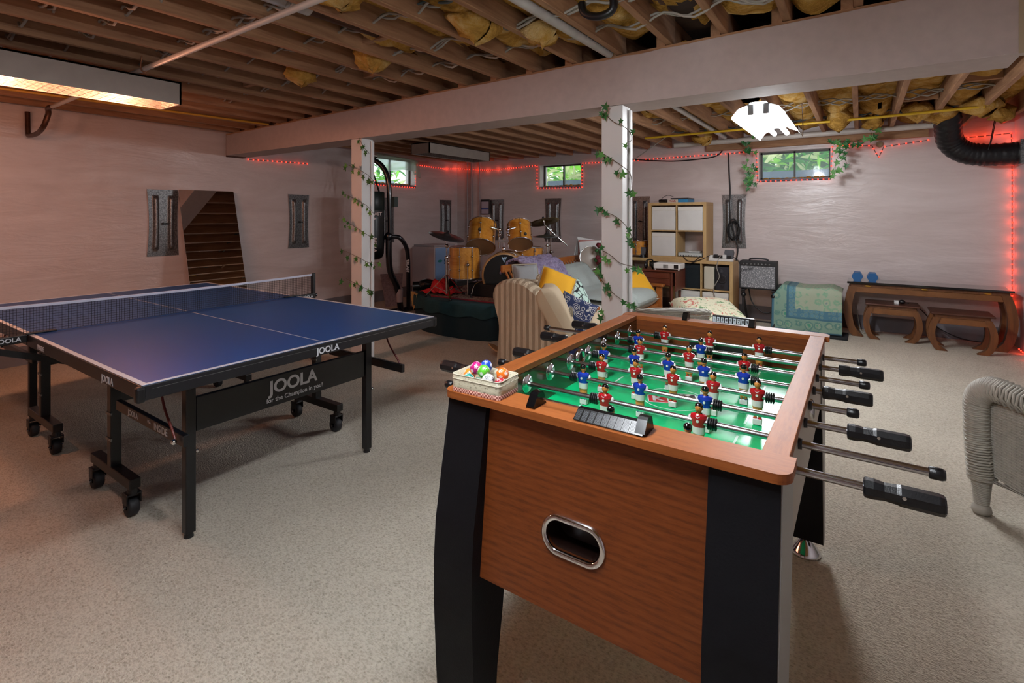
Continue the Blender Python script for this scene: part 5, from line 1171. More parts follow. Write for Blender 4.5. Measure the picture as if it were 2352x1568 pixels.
M_yel = mat('yellow_cotton', 'dca21c', .85, bump=.15, bscale=70); M_lin = mat('linen_edge', '9d917e', .9)
q = NT('patch_print'); co = q.coords(); vo = q.n('ShaderNodeTexVoronoi'); vo.feature = 'DISTANCE_TO_EDGE'; vo.inputs['Scale'].default_value = 12; q.L(co, vo.inputs['Vector']); q.col(q.ramp(vo.outputs[0], [(0, hx('15181c')), (.05, hx('15181c')), (.07, hx('b8d2c6')), (1, hx('b8d2c6'))])); q.set(Roughness=.9); M_patch = q.m
q = NT('navy_paisley'); co = q.coords(); vo = q.n('ShaderNodeTexVoronoi'); vo.inputs['Scale'].default_value = 17; q.L(co, vo.inputs['Vector']); nn = q.noise(co, 22, 2); mx = q.n('ShaderNodeMath'); mx.operation = 'MULTIPLY_ADD'; mx.inputs[1].default_value = .5; q.L(nn, mx.inputs[0]); q.L(vo.outputs[0], mx.inputs[2])
q.col(q.ramp(mx.outputs[0], [(.34, hx('c8c4bc')), (.37, hx('1d2a52')), (.50, hx('1d2a52')), (.52, hx('c8c4bc')), (.56, hx('c8c4bc')), (.58, hx('1d2a52')), (.70, hx('1d2a52')), (.74, hx('c8c4bc')), (.8, hx('1d2a52'))])); q.set(Roughness=.9); M_navy = q.m
pillow('grey_pillow', 'flat grey pillow against the left arm of the sofa', AD(1210, 646, 4.95), R(-35), R(22), .26, .34, .13, mat('grey_pillow_cotton', '8d8f90', .9, bump=.15, bscale=60), trim=M_lin)
pillow('yellow_pillow', 'yellow pillow with linen edge between armchair and sofa', AD(1275, 664, 4.66), R(-38), R(35), .33, .38, .16, M_yel, roll=R(-28), trim=M_lin)
pillow('patterned_pillow', 'mint pillow with black line drawing behind the yellow pillow', AD(1318, 672, 5.0), R(0), R(38), .36, .40, .13, M_patch, roll=R(-18), trim=mat('tan_edge', 'a8865a', .9))
pillow('yellow_pillow', 'yellow pillow at the far arm of the sofa right of the column', AY(1462, 662, 5.9), R(-35), R(28), .42, .40, .15, M_yel, roll=R(20), trim=M_lin)
def rf(a, t): an = 2*pi*a; return V((-2.16+.16*cos(an)*(1-.2*t), 5.62+.62*(t-.5), .47+.10*sin(an)))
o = MB().grid(lambda a, t: V((-2.2+.2*cos(2*pi*a), 5.7+.34*(2*t-1), .40+.11*sin(2*pi*a)))*1.0 if 0 < t < 1 else V((-2.2, 5.7+.34*(2*t-1), .40)), 24, 12).build('rolled_throw', M_greyf); tag(o, 'rolled off-white throw on the far end of the sofa seat', 'blanket')
# striped armchair
q = NT('stripe_slipcover'); wv = q.n('ShaderNodeTexWave'); wv.bands_direction = 'X'; wv.inputs['Scale'].default_value = 5.2; wv.inputs['Distortion'].default_value = .25; q.L(q.coords(), wv.inputs['Vector'])
q.col(q.ramp(wv.outputs[1], [(.42, hx('a08e76')), (.5, hx('c6b69c'))])); q.set(Roughness=.85); q.bump(q.noise(q.coords((6, 6, 1)), 3, 4, .6, 1.5), .7, .05); M_str = q.m
M_strp = mat('plain_slipcover', 'bba88c', .85, bump=.25, bscale=14)
yC = 3.78
out = [(AY(u, v, yC).x, AY(u, v, yC).z) for u, v in ((1141, 822), (1146, 770), (1146, 735), (1138, 700), (1133, 672), (1137, 655), (1152, 644), (1178, 641), (1205, 648), (1226, 664), (1246, 684), (1262, 712), (1272, 745), (1290, 775), (1300, 800), (1300, 900))]
x0_, z0_ = out[0]; out = [(x, max(z, .0)) for x, z in out]; out[0] = (out[0][0], 0); out[-1] = (out[-1][0], 0)
ac = thing('armchair', 'beige striped slipcovered armchair with its side to the room', 'armchair', (-2.4, 4.0, 0))
fine2 = smoothpath([V((x, 0, z)) for x, z in out], 4); pol = [(p.x, max(0, p.z)) for p in fine2]
def armslab(ya, yb_, inset, name, m):
    b = MB(); cx2 = sum(p[0] for p in pol)/len(pol)
    rows = [(ya+.06, .055), (ya+.025, .018), (ya, 0) , (yb_, 0), (yb_+.03, .02), (yb_+.055, .06)]
    rows = [(ya-.0, .045), (ya-.035, .012), (ya-.045, -.0)] and [(ya, .05), (ya+.02, .018), (ya+.06, 0), (yb_-.06, 0), (yb_-.02, .018), (yb_, .05)]
    n = len(pol); vs = []
    for y, i_ in rows:
        for x, z in pol:
            k = 1-i_/.5; vs.append((cx2+(x-cx2)*(1-i_*.8), y, z*(1-i_*.8)))
    b.add(vs, [(r*n+i, r*n+(i+1) % n, (r+1)*n+(i+1) % n, (r+1)*n+i) for r in range(5) for i in range(n)], 0, True)
    b.add(vs[:n], [tuple(range(n))[::-1]]); b.add(vs[-n:], [tuple(range(n))]); return b.build(name, m, ac)
armslab(3.76, 3.93, 0, 'armrest', M_str); 
xb = out[0][0]
pr = [(xb+.02, .02), (xb+.0, .5), (xb-.01, .66), (xb+.05, .745), (xb+.13, .75), (xb+.24, .70), (xb+.27, .45), (xb+.3, .02)]
MB().prism([(p.x, p.z) for p in smoothpath([V((x, 0, z)) for x, z in pr], 4)], 3.93, 4.26, 'y', sm=True).build('backrest', M_str, ac, bevel=.02, seg=3)
armslab(4.2, 4.34, 0, 'armrest', M_str)
MB().box((xb+.25, 3.92, .02), (xb+.95, 4.22, .36)).build('seat_base', M_str, ac, bevel=.03, seg=3)
sc_ = MB(); cushion(sc_, (xb+.58, 4.07, .43), (1, 0, 0), (0, 1, 0), .68, .34, .16, e=.3); sc_.build('seat_cushion', M_strp, ac)
sc_ = MB(); cushion(sc_, AD(1278, 712, 4.02), (-.35, .75, 0), (-.55, .1, .8), .34, .44, .2, e=.4, n=16); sc_.build('back_cushion', M_strp, ac)
for (us, vs_) in (((1140, 1168, 1196, 1232), (690, 695, 702, 722)), ((1232, 1240, 1258), (724, 705, 688))):
    MB().tube(smoothpath([AY(u, v, 3.765) for u, v in zip(us, vs_)], 4), .0035, 6).build('piping', mat('brown_piping', '6e5c48', .8), ac)
pillow('navy_pillow', 'navy and white scrolled pillow on the striped armchair', AD(1318, 722, 4.0), R(-60), R(30), .30, .30, .12, M_navy, roll=R(-25))
tas = MB(); tc = AD(1312, 705, 3.92)
for k in range(14): a = random.uniform(-.6, .6); tas.tube(smoothpath([tc, tc+V((.02*sin(a*3), -.01, -.03)), tc+V((.05*sin(a), -.015, -.07))], 3), .0025, 5)
tas.build('pillow_tassel', mat('beige_tassel', 'a09684', .9), bpy.data.objects['navy_pillow'])
# skateboard-like wooden tail sticking out by the armchair
q0 = AD(1122, 752, 4.85); q1 = AD(1145, 768, 4.75)
sk = thing('skateboard', 'wooden skateboard tail showing beside the armchair', 'skateboard', (q1.x, q1.y, .05))
def skf(a, t):
    s_ = -.11+.75*a; up_ = .06*max(0, (.16-a)/.16)**1.3; w_ = .095*sqrt(max(0, 1-max(0, (.16-a)/.16)**2.4)); return V((q1.x-.02+s_*.8, q1.y+.05+s_*.55, .10+up_))+V((-.55, .8, 0))*w_*(2*t-1)
o = MB().grid(skf, 24, 8).build('deck', [mat('maple_deck', 'a07850', .5)], sk); sd = o.modifiers.new('s', 'SOLIDIFY'); sd.thickness = .011
for s_ in (.12, .5):
    for e in (-1, 1): c = V((q1.x-.02+s_*.8, q1.y+.05+s_*.55, .028))+V((-.55, .8, 0))*.075*e; MB().cyl(c-V((-.55, .8, 0))*.015, c+V((-.55, .8, 0))*.015, .028, n=14).build('wheel', M_white, sk)
    c = V((q1.x-.02+s_*.8, q1.y+.05+s_*.55, .03)); MB().tube([c-V((-.55, .8, 0))*.07, c+V((0, 0, .05)), c+V((-.55, .8, 0))*.07], .009, 8).build('truck', M_galv, sk)
# things behind the sofa rail: framed drum and sheet paper with flowers
bx0 = AD(1405, 560, 6.9)
o = MB().box((-3.05, 6.75, 0), (-2.9, 7.0, .62)); 
st2 = thing('paper_stack', 'stack of papers standing behind the sofa', 'papers', AD(1360, 600, 7.0))
c = AD(1357, 580, 7.0)
for k in range(4):
    a0 = R(4-5*k); M = frame(c+V((-.03*k, .012*k, .01*k)), right*cos(a0)+up*sin(a0), up*cos(a0)-right*sin(a0)); b = MB().box((-.15, -.16, -.001), (.15, .16, .001), 0, M); b.build('paper_sheet', [M_white, mat('red_folder', 'a04a3c', .7), M_white, M_white][k], st2)
MB().box((c.x-.17, c.y+.03, 0), (c.x+.17, c.y+.16, c.z-.12)).build('support_box', mat('plain_card', '8a7a68', .8), st2)
tb = thing('tambourine', 'round hand drum leaning on the papers behind the sofa', 'drum', AD(1357, 590, 6.75))
M = orient(AD(1357, 592, 6.7), tocam+up*.25+right*.1); MB().lathe([(.0, .02), (.145, .02), (.152, .015), (.152, -.03)], M, 32).build('skin', mat('drum_skin', '9a8f84', .4), tb)
MB().tube([M @ V((.152*cos(2*pi*i/32), .152*sin(2*pi*i/32), .02)) for i in range(32)], .007, 8, closed=True).build('hoop', M_chrome, tb)
fl = thing('dried_flowers', 'bunch of dark red dried flowers beside the column', 'flowers', AD(1382, 590, 6.6)); b = MB(); g = MB(); c = AD(1381, 582, 6.6)
rf_ = random.Random(5)
for k in range(26):
    p = c+right*rf_.uniform(-.06, .08)+up*rf_.uniform(-.14, .12)+tocam*rf_.uniform(-.05, .05); (b if k % 4 else g).ball(p, rf_.uniform(.018, .034), 8, 6); g.tube([c-up*.3, p], .003, 4)
b.build('blossom', mat('dark_red_petal', '6a1e2a', .8, vary=.3, bscale=20), fl); g.build('stem', M_leaf, fl)
# white wicker chair with its back to the football table
q = NT('white_wicker'); co = q.coords((1, 1, 1))
wv = q.n('ShaderNodeTexWave'); wv.bands_direction = 'Z'; wv.inputs['Scale'].default_value = 34; wv.inputs['Distortion'].default_value = 1.2; wv.inputs['Detail'].default_value = 0; q.L(co, wv.inputs['Vector'])
br = q.n('ShaderNodeTexBrick'); br.inputs['Scale'].default_value = 40; br.inputs['Color1'].default_value = (1, 1, 1, 1); br.inputs['Color2'].default_value = (.8, .8, .8, 1); br.inputs['Mortar'].default_value = (0, 0, 0, 1); br.inputs['Mortar Size'].default_value = .06; br.inputs['Brick Width'].default_value = .6; br.inputs['Row Height'].default_value = .25
q.L(q.coords((1, 1, 1), 'UV'), br.inputs['Vector'])
q.col(q.ramp(wv.outputs[1], [(.05, hx('6a645a')), (.3, hx('b0aca2')), (1, hx('c2beb4'))])); q.bump(wv.outputs[1], .8, .01); q.set(Roughness=.6); M_wick = q.m
def weave(b, f, nu, nv, r=.0045, lift=.004):
    """horizontal strands over f(a, t) crossing vertical stakes alternately; nrm by finite difference"""
    def nrm(a, t): e = .004; return ((f(a+e, t)-f(a-e, t)).cross(f(a, t+e)-f(a, t-e))).normalized()
    for j in range(nv):
        t = (j+.5)/nv; pts = []
        for i in range(nu*2+1):
            a = i/(nu*2); s_ = (1 if (i//1+j) % 2 == 0 else -1)*(1 if i % 2 == 0 else 0); pts.append(f(a, t)+nrm(a, t)*lift*s_)
        b.tube(pts, r, 5)
    for i in range(0, nu+1): b.tube([f(i/nu, k/8) for k in range(9)], r*.9, 4)
M_wk = mat('wicker_paint', 'aeaa9f', .55, vary=.12, bscale=25)
wk = thing('wicker_chair', 'low white wicker chair just beyond the far end of the football table', 'chair', (-1.2, 3.9, 0))
Cw = AD(1535, 700, 4.2); Cw = V((Cw.x, Cw.y, 0))
def wb(a, t):
    an = R(-70)+R(140)*(a); rr = .36; z = .26+(.60-.04-.26+.09*cos(an*.9)-.05)*t
    return Cw+right*(rr*sin(an))+(-tocam)*(.36*(.0)+ -.25*cos(an)+.1)+up*z+tocam*(.05*t*0)
b = MB(); weave(b, wb, 26, 30, .0055, .005); b.build('woven_back', M_wk, wk)
MB().tube([wb(k/30, 1.02) for k in range(31)], .024, 10).build('rolled_rim', M_wick, wk)
MB().lathe([(0, .30), (.26, .30), (.29, .28), (.29, .25), (0, .25)], Matrix.Translation(Cw-tocam*.12), 28).build('seat', M_wick, wk)
for e, d in ((-.22, .08), (.22, .08), (-.2, -.3), (.2, -.3)): MB().cyl(Cw+right*e+tocam*d, Cw+right*e+tocam*d+up*.26, .02, .024, 10).build('leg', M_wk, wk)
fq = NT('floral_cotton'); co = fq.coords(); vo = fq.n('ShaderNodeTexVoronoi'); vo.inputs['Scale'].default_value = 9; fq.L(co, vo.inputs['Vector']); nz = fq.noise(co, 10, 4, .7, 1.5)
c1 = fq.ramp(nz, [(.38, hx('4c7a4c')), (.43, hx('cbc6aa')), (.585, hx('cbc6aa')), (.61, hx('a84a40')), (.68, hx('b86a5c'))]); fq.col(c1); fq.set(Roughness=.9); M_flor = fq.m
b = MB(); pc = AD(1628, 722, 5.3); cushion(b, pc, right*.98+up*-.03, -tocam*.93+up*.22, .66, .6, .24, e=.4, n=18); o = b.build('floor_cushion', M_flor); tag(o, 'large cream floor cushion with red and green floral print', 'cushion')
F = frame(pc, right, -tocam*.85+up*.40)
# ================================================================ SIDE TABLE AND SHELVES
stb = thing('side_table', 'dark red wooden drop-leaf side table carrying the projector', 'side table', (-1.8, 6.2, 0))
yT = 6.42; xa, xb_ = AY(1468, 640, yT).x, AY(1546, 640, yT).x; zT = AY(1500, 619, yT).z; zA = AY(1500, 655, yT).z
MB().box((xa-.02, yT-.02, zT-.02), (xb_+.03, yT+.44, zT)).build('table_top', M_mahog, stb, bevel=.006, seg=3)
MB().box((xa+.01, yT+.01, zA), (xb_-.01, yT+.40, zT-.02)).build('drawer_case', M_mahog, stb, bevel=.003)
for z0, z1 in ((zA+.012, (zA+zT)/2-.012), ((zA+zT)/2-.004, zT-.028)): MB().box((xa+.05, yT+.002, z0), (xb_-.05, yT+.012, z1)).build('drawer_front', M_mahog, stb, bevel=.002)
MB().box((xb_+.018, yT, zA-.06), (xb_+.034, yT+.42, zT-.004)).build('drop_leaf', M_mahog, stb, bevel=.015, seg=3)
for x in (xa+.015, xb_-.03):
    for y in (yT+.02, yT+.38): MB().tube([(x, y, zT-.03), (x, y, zA-.05), (x, y, 0)], [.02, .02, .013], 4, sm=False).build('leg', M_mahog, stb)
pj_ = thing('projector', 'white projector on the dark side table', 'projector', (AY(1532, 610, yT+.1).x, yT+.1, zT))
a0, a1 = AY(1501, 605, yT+.04).x, AY(1562, 605, yT+.04).x
MB().box((a0, yT+.03, zT+.012), (a1, yT+.26, zT+.085)).build('housing', mat('projector_white', 'e0deda', .35), pj_, bevel=.012, seg=3)
MB().box((a1-.075, yT+.026, zT+.025), (a1-.02, yT+.032, zT+.072)).build('lens', M_blackp, pj_, bevel=.004)
vg = MB()
for k in range(8): vg.box((a0+.13+.008*k, yT+.027, zT+.025), (a0+.134+.008*k, yT+.031, zT+.07))
vg.build('vent', mat('vent_grey', '6c6c6a', .5), pj_)
for x in (a0+.02, a1-.02): MB().cyl((x, yT+.05, zT), (x, yT+.05, zT+.014), .01, n=10).build('foot', M_white, pj_)
hp = thing('headphones', 'black headphones beside the white projector', 'headphones', (a0-.07, yT+.12, zT))
MB().tube(smoothpath([(a0-.13, yT+.1, zT+.04), (a0-.12, yT+.12, zT+.10), (a0-.06, yT+.14, zT+.115), (a0-.02, yT+.12, zT+.07), (a0-.02, yT+.1, zT+.04)], 5), .009, 8).build('headband', M_blackp, hp)
for x in (a0-.12, a0-.03): MB().ball((x, yT+.1, zT+.042), (.022, .04, .042), 14, 10).build('ear_cup', M_blackp, hp)
# shelving
sY0, sY1 = 6.95, 7.34; sx0, sx1 = AY(1489, 500, sY0).x, AY(1622, 500, sY0).x
lx0, lx1 = sx1-1.49+ (AY(1683, 650, sY0).x-sx1), AY(1683, 650, sY0).x; zl_ = .765; zu = 1.535
sh2 = thing('shelving_unit', 'low wide beech cube shelf against the back wall', 'shelf', ((lx0+lx1)/2, 7.15, 0))
T = .04
def frame_board(lo, hi, nm, par): return MB().box(lo, hi).build(nm, M_beech, par, bevel=.002)
frame_board((lx0, sY0, 0), (lx1, sY1, T), 'bottom_board', sh2); frame_board((lx0, sY0, zl_-T), (lx1, sY1, zl_), 'top_board', sh2)
for x in (lx0, lx1-T): frame_board((x, sY0, T), (x+T, sY1, zl_-T), 'side_board', sh2)
cw = (lx1-lx0-2*T)/4
for k in (1, 2, 3): frame_board((lx0+T+cw*k-.009, sY0+.005, T), (lx0+T+cw*k+.009, sY1, zl_-T), 'divider', sh2)
frame_board((lx0+T, sY0+.004, .375), (lx1-T, sY1, .393), 'middle_shelf', sh2)
sh1 = thing('shelving_unit', 'square beech cube shelf standing on top of the low shelf', 'shelf', ((sx0+sx1)/2, 7.15, zl_))
frame_board((sx0, sY0, zl_), (sx1, sY1, zl_+T), 'bottom_board', sh1); frame_board((sx0, sY0, zu-T), (sx1, sY1, zu), 'top_board', sh1)
for x in (sx0, sx1-T): frame_board((x, sY0, zl_+T), (x+T, sY1, zu-T), 'side_board', sh1)
zc = (zl_+zu)/2; xc = (sx0+sx1)/2
frame_board((xc-.009, sY0+.005, zl_+T), (xc+.009, sY1, zu-T), 'divider', sh1); frame_board((sx0+T, sY0+.004, zc-.009), (sx1-T, sY1, zc+.009), 'middle_shelf', sh1)
M_bin = mat('white_box_card', 'd8d7d3', .6, vary=.03, bscale=8); M_binlid = mat('white_box_fabric', 'dfdcd4', .8, bump=.3, bscale=25)
def storage(x0, x1, z0, z1, lab, m=M_bin, group='white storage boxes in the cube shelves'):
    t = thing('storage_box', lab, 'storage box', ((x0+x1)/2, 7.13, z0), 0, group)
    MB().box((x0+.008, sY0+.012, z0), (x1-.008, sY1-.02, z1-.02)).build('box_body', m, t, bevel=.006)
    MB().box((x0+.006, sY0+.009, z1-.075), (x1-.006, sY1-.02, z1-.018)).build('lid_band', M_binlid if m is M_bin else m, t, bevel=.006)
storage(sx0+T, xc-.009, zc+.009, zu-T, 'white storage box in the upper left cube of the square shelf')
storage(xc+.009, sx1-T, zc+.009, zu-T, 'white storage box in the upper right cube of the square shelf')
storage(sx0+T, xc-.009, zl_+T, zc-.009, 'white storage box in the lower left cube of the square shelf')
for k in (2, 3): storage(lx0+T+cw*k+.009, lx0+T+cw*(k+1)-.009, T, .375, ['', '', 'white storage box in the bottom row behind the table legs', 'white storage box in the bottom row under the black speaker'][k])
storage(lx0+T+cw*2+.009, lx0+T+cw*3-.009, .393, zl_-T, 'dark navy fabric box in the low shelf right of the projector', mat('navy_fabric', '0e171c', .9, bump=.2, bscale=60), 'dark storage boxes')
storage(lx0+T+cw*1+.009, lx0+T+cw*2-.009, .393, zl_-T, 'dark navy fabric box in the low shelf behind the headphones', mat('navy_fabric'), 'dark storage boxes')
spx = lx1-T-.012
sk_ = thing('speaker', 'black bookshelf speaker in the low beech shelf', 'speaker', (spx-.08, 7.1, .393))
MB().box((spx-.165, sY0+.02, .393), (spx, sY1-.05, .393+.30)).build('cabinet', mat('speaker_black', '1e2028', .4), sk_, bevel=.004)
def disc(par, x, z, r, nm, m, d=.004): MB().lathe([(0, 0), (r*.35, .003), (r*.8, -.004), (r, .004), (r*1.05, 0)], orient((x, sY0+.018, z), (0, -1, 0)), 28).build(nm, m, par)
disc(sk_, spx-.082, .535, .055, 'woofer', M_blackp); disc(sk_, spx-.09, .64, .022, 'tweeter', mat('tweeter_grey', '3c3d44', .3)); disc(sk_, spx-.082, .44, .024, 'bass_port', mat('port_black', '050506', .4))
o = MB().box((spx-.31, sY0+.03, .393), (spx-.18, sY1-.05, .69)).build('white_device', mat('offwhite_plastic', 'c5c0ae', .4), bevel=.012, seg=3); tag(o, 'off-white device standing beside the black speaker', 'device')
# white console and router in the open cube
gc = thing('game_console', 'white game console with cables in the open cube', 'game console', (xc+.18, 7.1, zl_+T))
MB().box((xc+.02, sY0+.01, zl_+T+.008), (sx1-T-.02, sY0+.27, zl_+T+.055)).build('console_case', mat('console_white', 'bcc0bc', .35), gc, bevel=.008)
sl = MB(); 
for k in range(7): sl.box((xc+.05+.035*k, sY0+.007, zl_+T+.014), (xc+.062+.035*k, sY0+.011, zl_+T+.024))
sl.build('port', M_blackp, gc)
o = MB().box((xc+.15, sY0+.05, zl_+T+.056), (xc+.29, sY0+.2, zl_+T+.078)).build('router', mat('router_white', 'c8c8c4', .35), bevel=.008); tag(o, 'small white router lying on the game console', 'router')
# on top of the square shelf
def gamebox(name, lab, x0, x1, y0, y1, z0, z1, m): o = MB().box((x0, y0, z0), (x1, y1, z1)).build(name, m, bevel=.002); return tag(o, lab, 'game box', 'board games on the beech shelf')
gx = AY(1533, 458, sY0+.03).x; gx2 = AY(1580, 458, sY0+.03).x; gm = gx+(gx2-gx)*.52
gamebox('board_game', 'white board game box with red lettering on the beech shelf', gx, gm, sY0+.03, sY1-.04, zu, zu+.04, mat('game_white', 'c4b8aa', .6))
text('Scrabble', .04, frame(((gx+gm)/2, sY0+.0295, zu+.02), (1, 0, 0), (0, 0, 1)), mat('game_red', 'a02a28', .6), bpy.data.objects['board_game'], bold=.001) if False else text('Totally', .032, frame(((gx+gm)/2, sY0+.0295, zu+.02), (1, 0, 0), (0, 0, 1)), mat('game_red', 'a02a28', .6), bpy.data.objects['board_game'], bold=.001)
gamebox('board_game', 'blue board game box beside the white one on the beech shelf', gm+.002, gx2, sY0+.03, sY1-.04, zu, zu+.042, mat('game_blue', '2a84b4', .5))
gamebox('board_game', 'thin black box lying across the two board games', gx+.04, gx2+.005, sY0+.04, sY1-.06, zu+.0425, zu+.06, mat('game_black', '131519', .5))
o = MB().box((gx-.135, sY0+.05, zu), (gx-.01, sY0+.25, zu+.045)).build('black_bag', M_lea, bevel=.018, seg=3); tag(o, 'small black pouch with cords left of the board games', 'pouch')
cable('thin_cord', 'thin black cords looping over the pouch and games', 'cord', [(gx-.13, sY0+.08, zu+.01), (gx-.08, sY0+.1, zu+.075), (gx-.01, sY0+.1, zu+.10), (gx+.06, sY0+.1, zu+.08)], .003, M_cable)
# drum, speaker, left part of the low shelf top
sd_ = thing('small_drum', 'small amber drum standing on the low shelf by the column', 'drum', AY(1468, 590, 7.1)); c = AY(1468, 590, 7.12); c.z = zl_+.01
drum(sd_, 'shell', c+V((0, 0, .02)), (0, 0, 1), .11, .20, M_amber, lugs=6)
def desk_speaker(x, lab):
    t = thing('desk_speaker', lab, 'speaker', (x, 7.05, zl_), 0, 'small grey desk speakers')
    MB().prism([(-.05, .05), (.05, .05), (.062, .12), (.05, .15), (-.05, .15), (-.062, .12)], -.02, .03, 'y').build('grille', mat('grey_grille', '4d4e54', .6), t, bevel=.006, local=True) if False else MB().prism([(x-.045, zl_+.04), (x+.045, zl_+.04), (x+.058, zl_+.11), (x+.05, zl_+.145), (x-.05, zl_+.145), (x-.058, zl_+.11)], 7.03, 7.08, 'y').build('grille', mat('grey_grille', '4d4e54', .6), t, bevel=.006)
    MB().cyl((x, 7.055, zl_), (x, 7.055, zl_+.04), .05, .045, 20).build('base', M_blackp, t)
desk_speaker(AY(1476, 580, 7.05).x, 'small grey desk speaker left of the square shelf'); desk_speaker(AY(1675, 585, 7.05).x, 'small grey desk speaker right of the square shelf')
# power strip with adapters
ps = thing('power_strip', 'white power strip crowded with black adapters on the low shelf', 'power strip', (AY(1645, 595, 7.05).x, 7.05, zl_))
x0 = AY(1628, 595, 7.02).x
MB().box((x0, 7.0, zl_), (x0+.30, 7.06, zl_+.035)).build('strip_body', M_white, ps, bevel=.005)
for k, m in enumerate((M_white, M_blackp, M_blackp, M_white, M_blackp)): MB().box((x0+.01+.055*k, 6.995, zl_+.035), (x0+.055+.055*k, 7.055, zl_+.075+.01*(k % 2))).build('adapter', m, ps, bevel=.006)
for i, (pts, m) in enumerate((([(x0+.16, 7.0, zl_+.08), (x0+.14, 6.93, zl_+.03), (x0+.12, 6.93, zl_-.08), (x0+.15, 6.93, zl_-.2), (x0+.08, 6.93, zl_-.36), (x0+.13, 6.93, zl_-.56)], M_wcable), ([(x0+.02, 6.99, zl_+.07), (x0-.05, 6.94, zl_+.03), (x0-.16, 6.93, zl_-.02), (x0-.25, 6.935, zl_-.06)], M_cable), ([(xc+.09, 6.95, zl_+.05), (xc+.15, 6.93, zl_-.005), (xc+.24, 6.93, zl_-.01), (sx1-.07, 6.94, zl_+.06)], M_cable), ([(x0+.3, 7.02, zl_+.06), (x0+.36, 7.0, zl_+.02), (x0+.4, 7.0, zl_-.1), (x0+.4, 7.02, zl_-.4)], M_cable))):
    cable('power_cable', ['white cable hanging in front of the black speaker', 'thick black cable draped over the low shelf edge', 'black cable looping below the game console', 'black cable running down behind the guitar amplifier'][i], 'cable', pts, .005, m)
# ================================================================ AMPLIFIER
yA = 6.7; ax0, ax1 = AY(1698, 640, yA).x, AY(1783, 640, yA).x; az0, az1 = .475, AY(1740, 600, yA).z
am = thing('guitar_amplifier', 'black guitar amplifier with silver speckled grille on a stand', 'amplifier', ((ax0+ax1)/2, yA, az0))
MB().box((ax0, yA, az0), (ax1, yA+.2, az1)).build('amp_cabinet', mat('black_tolex', '101114', .6, bump=.3, bscale=120), am, bevel=.008, seg=3)
q = NT('speckled_grille'); co = q.coords(); vo = q.n('ShaderNodeTexVoronoi'); vo.inputs['Scale'].default_value = 85; q.L(co, vo.inputs['Vector']); q.col(q.ramp(vo.outputs[0], [(.12, hx('dcdcdc')), (.3, hx('7d7e80')), (.7, hx('5e5f62'))])); q.set(Roughness=.5)
MB().box((ax0+.015, yA-.004, az0+.02), (ax1-.015, yA+.001, az1-.06)).build('grille_cloth', q.m, am)
MB().box((ax0+.015, yA-.003, az1-.055), (ax1-.015, yA+.001, az1-.012)).build('control_panel', M_blackp, am)
for k in range(8): MB().cyl((ax0+.05+.04*k, yA-.014, az1-.033), (ax0+.05+.04*k, yA-.002, az1-.033), .008, n=10).build('control_knob', M_galv, am)
MB().tube(smoothpath([(ax0+.1, yA+.1, az1), (ax0+.11, yA+.1, az1+.02), (ax0+.2, yA+.1, az1+.026), (ax0+.29, yA+.1, az1+.02), (ax0+.3, yA+.1, az1)], 4), .011, 8).build('carry_handle', M_blackp, am)
text('Fender', .05, frame((ax0+.09, yA-.0048, az1-.1), (1, 0, .25), (-.25, 0, 1)), mat('amp_script', '26272a', .4), am, bold=.001)
as_ = thing('amplifier_stand', 'black folding stand under the guitar amplifier', 'stand', ((ax0+ax1)/2, yA+.08, 0))
for x in (ax0+.045, ax1-.03):
    l = MB().bar((x, yA+.02, az0-.02), (x, yA-.02, .0), .03, .022).build('leg', M_black, as_, bevel=.003); MB().bar((x+.005, yA+.0, az0-.09), (x+.01, yA+.26, 0), .025, .02).build('leg', M_black, as_, bevel=.003)
    MB().box((x-.02, yA-.02, az0-.022), (x+.02, yA+.2, az0-.003)).build('support_arm', M_black, as_, bevel=.003); MB().ball((x, yA+.0, az0-.07), .03, 10, 8).build('pivot', M_blackp, l)
MB().bar((ax0+.045, yA-.01, .1), (ax1-.03, yA-.01, .1), .016, .016).build('cross_bar', M_black, as_)
cable('amp_cable', 'black cable hanging in a loop under the amplifier', 'cable', [(ax0+.08, yA+.16, az0-.02), (ax0+.12, yA+.14, .3), (ax0+.24, yA+.12, .19), (ax1-.06, yA+.12, .22), (ax1-.05, yA+.12, az0-.02)], .007, M_cable)
# draped paisley cloth over a low box
q = NT('teal_paisley'); co = q.coords(); vo = q.n('ShaderNodeTexVoronoi'); vo.inputs['Scale'].default_value = 13; vo.inputs['Randomness'].default_value = .55; q.L(co, vo.inputs['Vector'])
nn = q.noise(co, 34, 3, .6); mx = q.n('ShaderNodeMath'); mx.operation = 'MULTIPLY_ADD'; mx.inputs[1].default_value = .35; q.L(nn, mx.inputs[0]); q.L(vo.outputs[0], mx.inputs[2])
q.col(q.ramp(mx.outputs[0], [(.22, hx('a8b09a')), (.30, hx('3f7f6c')), (.40, hx('9fae98')), (.48, hx('3d6a80')), (.56, hx('a3ad96')), (.66, hx('4d8c74')), (.8, hx('3e6c7c'))])); q.set(Roughness=.9); M_pais = q.m
def paisv(nm, sc, cs):
    q = NT(nm); co = q.coords(); vo = q.n('ShaderNodeTexVoronoi'); vo.inputs['Scale'].default_value = sc; vo.inputs['Randomness'].default_value = .35; q.L(co, vo.inputs['Vector'])
    nn = q.noise(co, 45, 3, .6); mx = q.n('ShaderNodeMath'); mx.operation = 'MULTIPLY_ADD'; mx.inputs[1].default_value = .4; q.L(nn, mx.inputs[0]); q.L(vo.outputs[0], mx.inputs[2])
    q.col(q.ramp(mx.outputs[0], [(.2+.11*i, hx(c)) for i, c in enumerate(cs)])); q.set(Roughness=.9); return q.m
